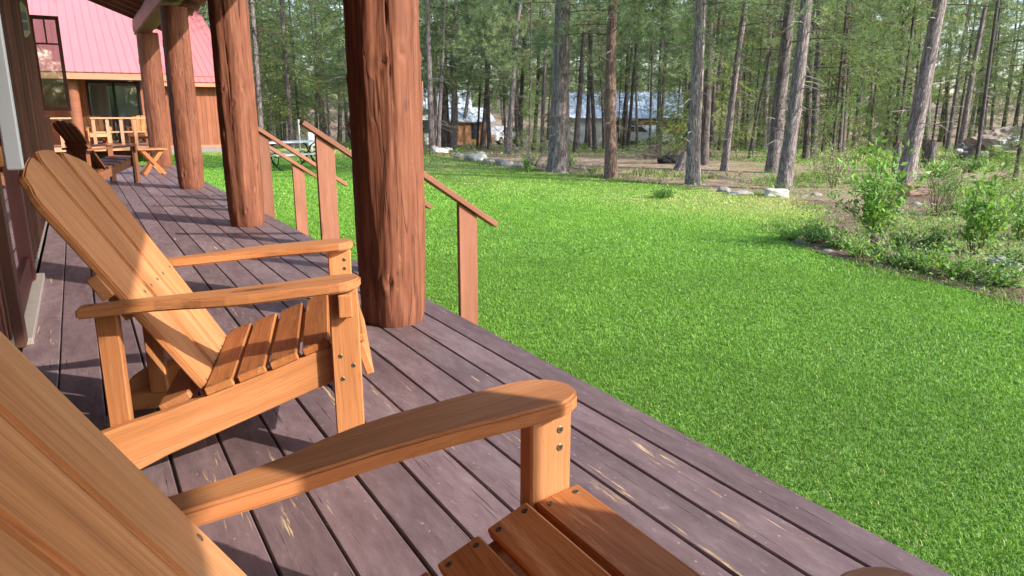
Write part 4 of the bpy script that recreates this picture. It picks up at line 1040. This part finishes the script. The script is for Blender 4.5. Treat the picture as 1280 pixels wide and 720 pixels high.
for i, (x, y, H, W) in enumerate([(990, 300, .22, .35), (1015, 304, .30, .40), (1045, 312, .30, .42), (1075, 324, .34, .40), (1110, 334, .32, .42), (1145, 336, .30, .45), (1180, 346, .28, .4), (1130, 312, .3, .4), (1165, 316, .3, .4), (1215, 350, .26, .4), (1250, 360, .25, .35), (1265, 335, .3, .4), (1240, 290, .35, .5), (1200, 270, .35, .5), (1270, 255, .5, .6), (1235, 245, .4, .6), (1180, 240, .35, .6)]):
    shrub('bed_plant', 'low spreading green plant in the planting bed along the lawn', g_(x, y), H, W, 14, 420, .05, LEAFDARK if i % 3 else LEAF, 20+i, 'low plants of the bed', up=.35)
for i, (x, y, H, W) in enumerate([(1210, 215, .6, .9), (1262, 205, .8, 1.0), (1180, 222, .5, .8), (1095, 215, .5, .8), (1085, 195, .6, .9), (725, 185, .6, 1.0), (735, 178, .7, 1.1), (800, 182, .6, 1.), (610, 176, .7, 1.1), (590, 172, .7, 1.2), (640, 172, .7, 1.2), (706, 210, .45, .5), (915, 178, .7, 1.2), (940, 172, .8, 1.3), (395, 192, .9, 1.1), (425, 190, .9, 1.1), (345, 178, .9, 1.2), (1150, 195, .7, 1.), (865, 176, .8, 1.2), (770, 176, .7, 1.2), (690, 174, .8, 1.3), (540, 176, .7, 1.)]):
    b = at_ground(x, y); shrub('undergrowth_bush', 'leafy green undergrowth bush among the forest trunks', b, H, W, 14, 600, .085, LEAF if i % 2 else LEAFDARK, 60+i, 'undergrowth bushes of the forest', up=.5)
# rough grass and herbs over the forest floor and behind the bed: one scatter
Ps = []; hs = []; ws = []; ts = []
for (d0, d1, dens, hh, ww) in [(6, 11, 520, .085, .006), (11, 18, 240, .10, .009), (18, 30, 90, .13, .015), (30, 55, 30, .18, .028)]:
    a0, a1 = R(12), R(74); n = int(dens*(d1*d1-d0*d0)/2*(a1-a0)); rr = np.sqrt(rng.uniform(d0*d0, d1*d1, n)); aa = rng.uniform(a0, a1, n); x = rr*np.sin(aa); y = rr*np.cos(aa)
    m_ = vnoise(x, y, .55, 5)*.6+vnoise(x, y, 1.7, 6)*.4
    k = (~inside(x, y, LAWN_POLY)) & (x > 6.35) & (m_ > np.where(np.degrees(np.arctan2(x, y)) > 50, .38, .55)+.22*rng.random(n)) & ~inside(x, y, BED_POLY) & ~(np.any([inside(x, y, pl) for pl in LITTER], axis=0) & (rng.random(n) < .8)); x = x[k]; y = y[k]; n = len(x)
    z = np.array([terrain(a, b) for a, b in zip(x, y)]); Ps.append(np.stack([x, y, z], 1)); hs.append(hh*rng.uniform(.4, 1.3, n)); ws.append(ww*rng.uniform(.6, 1.3, n)); ts.append(rng.random(n))
HP, HS, HT = [], [], []
for (d0, d1, dens, ls) in [(7, 11, 700, .042), (11, 18, 330, .05), (18, 30, 120, .075), (30, 60, 34, .13)]:
    a0, a1 = R(10), R(75); n = int(dens*(d1*d1-d0*d0)/2*(a1-a0)); rr = np.sqrt(rng.uniform(d0*d0, d1*d1, n)); aa = rng.uniform(a0, a1, n); x = rr*np.sin(aa); y = rr*np.cos(aa)
    m_ = vnoise(x, y, .42, 15)*.55+vnoise(x, y, 1.5, 16)*.45
    k = (~inside(x, y, LAWN_POLY)) & ~(np.any([inside(x, y, pl) for pl in LITTER], axis=0) & (rng.random(n) < .8)) & (x > 6.6) & (m_ > np.where(np.degrees(aa) > 49, .42, .58)+.10*rng.random(n)); x = x[k]; y = y[k]; m_ = m_[k]; n = len(x)
    HP.append(np.stack([x, y, np.array([terrain(a, b) for a, b in zip(x, y)])+rng.uniform(0, 1, n)**1.5*np.clip((m_-.4)*1.2, .04, .35)], 1)); HS.append(ls*rng.uniform(.5, 1.3, n)); HT.append(np.clip(rng.random(n)*.8+.1, 0, 1))
HP = np.vstack(HP); HS = np.concatenate(HS)[:, None]; HT = np.concatenate(HT); n = len(HP); aa = rng.uniform(0, 2*PI, n)
D = np.stack([np.cos(aa), np.sin(aa), rng.uniform(-.25, .6, n)], 1); D /= np.linalg.norm(D, axis=1)[:, None]; S_ = np.cross(D, np.array([0, 0, 1.])+rng.normal(0, .35, (n, 3))); S_ /= np.linalg.norm(S_, axis=1)[:, None]
Vl = np.stack([HP, HP+D*HS*.5+S_*HS*.28, HP+D*HS, HP+D*HS*.5-S_*HS*.28], 1).reshape(-1, 3); b = np.arange(n)*4
tag(obj('ground_cover', np_mesh('ground_cover', Vl, np.concatenate([np.stack([b, b+1, b+2], 1), np.stack([b, b+2, b+3], 1)]), LEAF, {'tint': np.repeat(HT, 4)})), 'small leafy herbs covering the forest floor in patches', 'ground cover', kind='stuff')
# taller fringe along the lawn edge
n = 26000; k = rng.integers(0, len(LAWN_POLY)-1, n); Pp = np.array(LAWN_POLY)
seg = [i for i in range(2, 18)]; L_ = np.array([np.linalg.norm(Pp[i+1]-Pp[i]) for i in seg]); ch = rng.choice(len(seg), n, p=L_/L_.sum()); f = rng.random(n)
A = Pp[[seg[c] for c in ch]]; B = Pp[[seg[c]+1 for c in ch]]; q = A+(B-A)*f[:, None]+rng.normal(0, .22, (n, 2)); nn = vnoise(q[:, 0], q[:, 1], 1.2, 8) > .45; q = q[nn]
Ps.append(np.stack([q[:, 0], q[:, 1], np.full(len(q), -.497)], 1)); hs.append(rng.uniform(.02, .07, len(q))); ws.append(rng.uniform(.003, .007, len(q))); ts.append(rng.random(len(q))**1.6*.8)
tag(obj('rough_grass', blades(np.vstack(Ps), np.concatenate(hs), np.concatenate(ws), 1.2, np.concatenate(ts), 'rough_grass', DRYGRASS)), 'rough grass tufts over the brown forest floor', 'grass', kind='stuff')
# fallen twigs and needle litter
mb = MB()
for k in range(900):
    a = R(random.uniform(14, 72)); d = random.uniform(8.5, 24); x, y = d*math.sin(a), d*math.cos(a)
    if x < 10.6 and not (x > 7.2 and y < 5.4): continue
    z = terrain(x, y)+.012; t = random.uniform(0, 6.28); L = random.uniform(.08, .45); add_tube(mb, [(x, y, z), (x+L*.5*math.cos(t), y+L*.5*math.sin(t), z+random.uniform(0, .03)), (x+L*math.cos(t+.2), y+L*math.sin(t+.2), z+.004)], random.uniform(.003, .009), 4)
tag(mb.build('forest_litter', DEADTWIG), 'fallen twigs scattered on the forest floor', 'twigs', kind='stuff')

# ------------------------------------------------------------------ rocks, stump, deadwood
def rock(label, pos, sx, sy, sz, mat, seed, group=None, rz=None, boxy=0):
    bm = bmesh.new(); bmesh.ops.create_icosphere(bm, subdivisions=4, radius=1)
    for v in bm.verts:
        c = v.co.copy()
        if boxy: m = max(abs(c.x), abs(c.y), abs(c.z)); c = c.lerp(c/m, boxy)
        n1 = mnoise.noise(c*1.3+Vector((seed*5, 0, 0))); n2 = mnoise.noise(c*4+Vector((0, seed*3, 0))); cell = mnoise.cell(c*1.6+Vector((seed, 0, 0)))
        c = c*(1+.26*n1+.09*n2); v.co = Vector((c.x*sx, c.y*sy, c.z*sz+sz*.45))
    me = bpy.data.meshes.new('rock'); bm.to_mesh(me); bm.free(); me.materials.append(mat)
    o = obj('rock', me, None, tuple(pos)); o.rotation_euler = (0, 0, random.uniform(0, 6) if rz is None else rz); return tag(o, label, 'rock', group)
rock('squared white block of stone at the lawn edge before the pale grey pine', g_(970, 246), .20, .12, .10, ROCKWHITE, 1, None, -R(30), .7)
rock('flat grey slab of rock left of the white block', g_(905, 240), .22, .13, .07, ROCK, 2); rock('second flat grey slab, nearer the lawn than the first', g_(925, 244), .24, .12, .06, ROCK, 3)
rock('pale flat stone at the right edge of the bed', g_(1255, 334), .20, .11, .07, ROCKWHITE, 4)
for i, (x, y, s) in enumerate([(550, 191, .30), (573, 196, .22), (588, 199, .32), (599, 201, .38), (612, 204, .24), (622, 204, .22), (634, 207, .22), (648, 209, .18), (601, 194, .2), (560, 188, .2), (543, 187, .25)]):
    rock('pale grey rock in the row along the forest edge', at(x, y, -.5), s, s*.7, s*.42, ROCK if i % 3 else ROCKWHITE, 10+i, 'row of rocks along the forest edge')
for i, (x, y, s) in enumerate([(985, 303, .09), (1000, 306, .11), (1035, 318, .10), (1052, 322, .08), (1100, 337, .10), (1112, 338, .08), (1015, 302, .13), (1180, 357, .08), (1222, 366, .09), (1195, 262, .14), (1180, 258, .12), (1208, 265, .13), (1230, 268, .14), (1020, 246, .14), (1005, 247, .10), (705, 219, .16), (730, 217, .14), (1145, 258, .14), (1268, 275, .15)]):
    rock('small grey stone half sunk at the edge of the lawn or bed', at(x, y, -.53), s*.8, s*.6, s*.4, ROCK, 40+i, 'small stones along the lawn and bed edge')
# dirt and rock mound at the right edge
mp = at(1296, 190, -.5); bm = bmesh.new(); bmesh.ops.create_icosphere(bm, subdivisions=5, radius=1)
for v in bm.verts:
    c = v.co; c *= 1+.16*mnoise.noise(c*2.2)+.10*mnoise.noise(c*8)+.07*mnoise.noise(c*20); v.co = Vector((c.x*2.5, c.y*2.5, c.z*1.25-.1))
me = bpy.data.meshes.new('dirt_mound'); bm.to_mesh(me); bm.free(); me.materials.append(DIRT); tag(obj('dirt_mound', me, None, (mp[0], mp[1], -.6)), 'brown mound of dug earth at the right edge of the forest', 'earth mound')
rgm = random.Random(4)
for i in range(44):
    a = rgm.uniform(PI*.55, PI*1.55); q = rgm.uniform(.75, 1.25); s = rgm.uniform(.07, .19)
    X, Y = mp[0]+2.5*q*math.cos(a), mp[1]+2.5*q*math.sin(a)
    rock('pale rock lying against the earth mound', (X, Y, -.52+max(0, 1.1-q)*1.6), s, s*.8, s*.6, ROCKWHITE if i % 2 else ROCK, 80+i, 'rocks on the earth mound', None, .35)
# stump behind the low bush, stump right of the leaning pine, cut rounds
def stump(label, pos, r, h, lean, mat, seed):
    mb = MB(); ns = 18; V = []; G = []
    for i in range(9):
        z = h*i/8
        for k in range(ns):
            t = 2*PI*k/ns; rr_ = r*(1+.4*math.exp(-z/.12))*(1+.15*mnoise.noise(Vector((math.cos(t)*2, math.sin(t)*2, z*3+seed)))); V.append((rr_*math.cos(t)+lean*z, rr_*math.sin(t), z+(.08*math.sin(t*2) if i == 8 else 0))); G.append((z, rr_*math.cos(t), rr_*math.sin(t)))
    Fc = [(i*ns+k, i*ns+(k+1) % ns, (i+1)*ns+(k+1) % ns, (i+1)*ns+k) for i in range(8) for k in range(ns)]; Fc2 = [tuple(8*ns+k for k in range(ns))]
    mb.add(np.array(V), Fc, None, 0, np.array(G)); mb.add(np.array(V)[8*ns:], [tuple(range(ns))], None, 1)
    o = mb.build('tree_stump', [mat, SHEDWOOD]); o.location = tuple(pos); return tag(o, label, 'stump')
stump('leaning grey stump behind the low dark bush', at(849, 213, -.5), .13, .42, .35, BARK, 1)
stump('broken stump with bare orange wood behind the leaning pine', at(1161, 203, -.5), .16, .62, .02, BARKDARK, 2)
stump('thin broken stub of a trunk in front of the leaning pine', at(1117, 222, -.5), .07, .75, .05, BARK, 3)
for i, (x, y, L, rz) in enumerate([(1128, 244, .42, .5), (1146, 246, .5, -.2), (1136, 238, .45, .2)]):
    p = at(x, y, -.5); mb = MB(); V, Fc = tube([(-L/2, 0, .07), (0, .01, .075), (L/2, 0, .07)], [.075, .08, .072], 14); V = np.array(V); mb.add(V, Fc[:-2], None, 0, V); mb.add(V, Fc[-2:], None, 1)
    o = mb.build('cut_log', [BARKRED, NBTRIM]); o.location = tuple(p); o.rotation_euler = (0, 0, rz); tag(o, ['short cut log lying left at the foot of the leaning pine', 'short cut log lying right at the foot of the leaning pine', 'short cut log behind the other two at the leaning pine'][i], 'log', 'cut logs at the leaning pine')
def deadwood(name, label, pos, n, L, r0, mat, up, seed, spread=1):
    rg = random.Random(seed); mb = MB()
    def grow(p, d, L, r, lev):
        pts = [p.copy()]; rs = [r]
        for k in range(5):
            p = p+d*L/5; d = (d+Vector((rg.uniform(-.3, .3), rg.uniform(-.3, .3), rg.uniform(-.25, .2)))).normalized(); pts.append(p.copy()); rs.append(r*(1-.15*(k+1)))
            if lev < 2 and rg.random() < .65: grow(p.copy(), (d+Vector((rg.uniform(-1, 1), rg.uniform(-1, 1), rg.uniform(-.5, .7)))).normalized(), L*.5, r*.5, lev+1)
        add_tube(mb, pts, rs, 6)
    for k in range(n):
        a = 2*PI*k/n+rg.uniform(-.4, .4); grow(Vector((0, 0, 0)), Vector((math.cos(a)*spread, math.sin(a)*spread, up)).normalized(), L*rg.uniform(.6, 1.1), r0, 0)
    o = mb.build(name, mat, None, True); o.location = tuple(pos); return tag(o, label, 'deadwood')
deadwood('dead_shrub', 'bare pale dead shrub with crooked branches left of the thick grey pine', at(668, 208, -.5), 5, 1.15, .024, DEADTWIG, .9, 5)
deadwood('brush_pile', 'dark heap of fallen branches behind the leaning stump', at(838, 202, -.5), 26, 1.05, .022, BARKDARK, .35, 6)
deadwood('fallen_branch', 'grey fallen branch on the litter right of the thick grey pine', at(735, 212, -.5), 3, .8, .02, DEADTWIG, .12, 7)
deadwood('fallen_branch', 'fallen branch lying in the litter behind the white stone', at(925, 226, -.5), 3, .9, .02, DEADTWIG, .1, 8)
deadwood('dead_plant', 'dry dead plant sticking out below the tall bright shrub', at(1118, 322, -.5), 6, .45, .006, DEADTWIG, .8, 11)
deadwood('dead_plant', 'dry brown dead plant at the front right edge of the bed', at(1190, 350, -.5), 7, .40, .006, TWIG, .45, 12)
p = at(838, 203, -.5); o = rock('black root lump under the heap of branches', (p[0], p[1], -.56), .40, .36, .20, simple('black_root', (.012, .010, .009), .9, 0, .4, 9, .5), 99); o.name = 'root_mass'; o['category'] = 'root'  # near-black lump filling the heap of branches


# ------------------------------------------------------------------ picnic table on the lawn, pole, box
pt = thing('picnic_table', 'white topped picnic table with curled black metal legs on the far lawn', 'table', (4.85, 19.9, -.5), R(20))
for nm, y0, y1, z in (('table_top', -.36, .36, .74), ('bench', -.78, -.52, .44), ('bench', .52, .78, .44)):
    mb = MB(); n = max(1, round((y1-y0)/.13))
    for k in range(n): add_box(mb, -.9, .9, y0+(y1-y0)*k/n+.004, y0+(y1-y0)*(k+1)/n-.004, z-.035, z, 0, .003)
    mb.build(nm, TABLETOP, pt)
for s in (1, -1):
    mb = MB(); X = s*.62
    for q in (1, -1):
        add_tube(mb, [(X, q*.30, .70), (X, q*.10, .62), (X, q*.02, .48), (X, q*.10, .30), (X, q*.30, .14), (X, q*.5, .03), (X, q*.62, .02)], .020, 8)
        add_tube(mb, [(X, q*.02, .45), (X, q*.3, .36), (X, q*.62, .40)], .018, 8)
        add_tube(mb, [(X, q*.28+.16*math.cos(t), .30+.16*math.sin(t)) for t in np.linspace(0, 2*PI, 17)], .014, 6)
    mb.build('frame', BLACKMETAL, pt)
pp = at(359, 205, -.5)
o = thing('metal_pole', 'thin grey pole standing on the lawn behind the picnic table', 'pole', (6.6, 25.5, -.55)); mb = MB(); add_tube(mb, [(0, 0, 0), (0, 0, 1.25)], .04, 10); mb.build('pole', GREYMETAL, o); mb = MB(); add_tube(mb, [(0, 0, 1.25), (0, 0, 1.3)], .05, 10); mb.build('cap', GREYMETAL, o)
o = thing('utility_box', 'small white box on a stake behind the picnic table', 'box', (6.95, 25.3, -.55)); mb = MB(); add_box(mb, -.12, .12, -.08, .08, .42, .86, 2, .01); mb.build('box', WHITE, o); mb = MB(); add_box(mb, -.04, .04, -.04, .04, 0, .419, 2, .004); mb.build('stake', GREYMETAL, o)

# ------------------------------------------------------------------ far cabins and cars beyond the trunks
def gable(name, label, pos, rz, L, W, eave, rise, wallm, roofm, gablem=None, windows=()):
    t = thing(name, label, 'house', tuple(pos), rz); mb = MB()
    V = [(-L/2, -W/2, 0), (L/2, -W/2, 0), (L/2, W/2, 0), (-L/2, W/2, 0), (-L/2, -W/2, eave), (L/2, -W/2, eave), (L/2, W/2, eave), (-L/2, W/2, eave), (-L/2, 0, eave+rise), (L/2, 0, eave+rise)]
    mb.add(V, [(0, 1, 5, 4), (2, 3, 7, 6), (1, 2, 6, 9, 5), (3, 0, 4, 8, 7)]); mb.build('wall', wallm, t)
    mb = MB(); th = math.atan2(rise, W/2); ln2 = math.hypot(rise, W/2)+.5
    for s in (1, -1):
        Vb, Fb = box(L+.8, ln2, .06, 0); M = Matrix.Translation((0, s*(W/4+.12), eave+rise/2-.5*.5*math.sin(th)+.04)) @ Matrix.Rotation(-s*th, 4, 'X'); mb.add(Vb, Fb, M)
        Vb, Fb = box(.05, ln2, .04, 0)
        for k in range(int(L/.5)): mb.add(Vb, Fb, M @ Matrix.Translation((-L/2+.25+k*.5, 0, .05)))
    mb.build('roof', roofm, t)
    for (x, z, w, h, mt) in windows:
        mb = MB(); add_box(mb, x-w/2, x+w/2, -W/2-.05, -W/2-.01, z, z+h, 0, .004); mb.build('window' if mt is CARGLASS else 'wall_panel', mt, t)
    return t
def pos_at(xp, dist):
    d = ray(xp, 139); d = d/np.hypot(d[0], d[1]); x, y = CAM[0]+d[0]*dist, CAM[1]+d[1]*dist; return np.array([x, y, terrain(x, y)])
fz = lambda xp: -math.atan2(*(ray(xp, 139)[:2]))         # face the camera
p = pos_at(772, 60); gable('cabin', 'far white cabin with pale blue metal roof and an orange boarded end', p, fz(772)+R(6), 9.4, 6.5, 2.3, 1.75, CREAMWALL, BLUEROOF, None,
      [(-2.6, .1, 1.3, 2.1, GREYWALL), (2.9, .85, 3.4, 1.35, SHEDWOOD), (-.7, .9, .9, 1.0, CARGLASS), (1.0, .9, .6, 1.0, CARGLASS)])
p = pos_at(581, 56); gable('shed', 'small orange wooden shed with pale blue metal roof between the trunks', p, fz(581)+R(24), 2.9, 2.6, 1.95, .75, SHEDWOOD, BLUEROOF, None, [(.2, .5, .5, 1.2, CARGLASS)])
p = pos_at(533, 62); gable('cabin', 'far cream walled cabin half hidden behind the log post and pines', p, fz(533), 6.5, 5, 3.0, 1.4, CREAMWALL, BLUEROOF, None, [(0, 1.0, .8, 1.0, CARGLASS)])
def car(label, pos, rz):
    t = thing('parked_car', label, 'car', tuple(pos), rz, 'white cars parked beyond the trees'); prof = [(-2.1, .35), (-2.15, .75), (-2.0, .95), (-1.3, 1.02), (-.75, 1.45), (.55, 1.48), (1.35, 1.0), (2.05, .85), (2.2, .6), (2.15, .35)]
    mb = MB(); Vp, Fp = plank(prof, 1.75, .06, 2); Vp = np.array(Vp); mb.add(np.stack([Vp[:, 0], -Vp[:, 2], Vp[:, 1]], 1), Fp); mb.build('body', CARPAINT, t)
    for s in (1, -1):
        for ol in ([(-1.15, 1.03), (-.70, 1.38), (-.15, 1.40), (-.15, 1.03)], [(-.08, 1.03), (-.08, 1.40), (.50, 1.41), (1.15, 1.03)]):
            mb = MB(); Vp, Fp = plank(ol, .012, 0); Vp = np.array(Vp); mb.add(np.stack([Vp[:, 0], -Vp[:, 2]+s*.885, Vp[:, 1]], 1), Fp); mb.build('window', CARGLASS, t)
        for X in (-1.35, 1.35):
            mb = MB(); V, Fc = tube([(X, s*.70, .33), (X, s*.90, .33)], .33, 20); mb.add(V, Fc); w = mb.build('wheel', TYRE, t); mb = MB(); V, Fc = tube([(X, s*.88, .33), (X, s*.908, .33)], .2, 14); mb.add(V, Fc); mb.build('rim', GREYMETAL, w)
p = pos_at(624, 59); car('white car parked beside the small orange shed', p, fz(624)+R(62))
p = pos_at(806, 55.5); car('white car parked before the orange boarded cabin end', p, fz(806)-R(40))

# ------------------------------------------------------------------ a few pines behind the camera (seen only in the window glass)
for i, (x, y) in enumerate([(-4, -24), (1.5, -27), (-8, -29), (-1, -34), (5, -36), (-12, -33)]):
    plant('pine_tree', 'pine behind the photographer, mirrored in the open window', 'tree', (x, y, -.5), (x, y, 12), .16, 'grey', PINE_CROWN[i % 2], (1, 1, .75), 'pines behind the photographer', False, i)

# ------------------------------------------------------------------ camera, sun, sky
cd = bpy.data.cameras.new('Camera'); co = bpy.data.objects.new('Camera', cd); COL.objects.link(co)
cd.sensor_width = 36; cd.lens = 36*F/1280; cd.clip_start = .02; cd.clip_end = 3000
co.location = CAM; co.rotation_euler = (PI/2-PITCH, 0, -YAW); scene.camera = co
SUN = Vector((.87, -1.29, 1.0)).normalized()
sl = bpy.data.lights.new('Sun', 'SUN'); so = bpy.data.objects.new('Sun', sl); COL.objects.link(so)
sl.energy = 2.8; sl.angle = R(.53); sl.color = (1.0, .94, .86)
so.rotation_euler = SUN.to_track_quat('Z', 'Y').to_euler()
w = bpy.data.worlds.new('World'); scene.world = w; w.use_nodes = True; nt = w.node_tree; nt.nodes.clear()
sky = nt.nodes.new('ShaderNodeTexSky'); sky.sky_type = 'NISHITA'; sky.sun_disc = False
sky.sun_elevation = math.asin(SUN.z); sky.sun_rotation = math.atan2(SUN.x, SUN.y); sky.air_density = 1.0; sky.dust_density = 1.5
bg = nt.nodes.new('ShaderNodeBackground'); bg.inputs[1].default_value = .15
wo = nt.nodes.new('ShaderNodeOutputWorld'); nt.links.new(sky.outputs[0], bg.inputs[0]); nt.links.new(bg.outputs[0], wo.inputs[0])
vs = scene.view_settings; vs.view_transform = 'Standard'; vs.look = 'None'; vs.gamma = 1; vs.use_curve_mapping = False; vs.exposure = 1.42
scene.cycles.max_bounces = 8; scene.cycles.transparent_max_bounces = 12
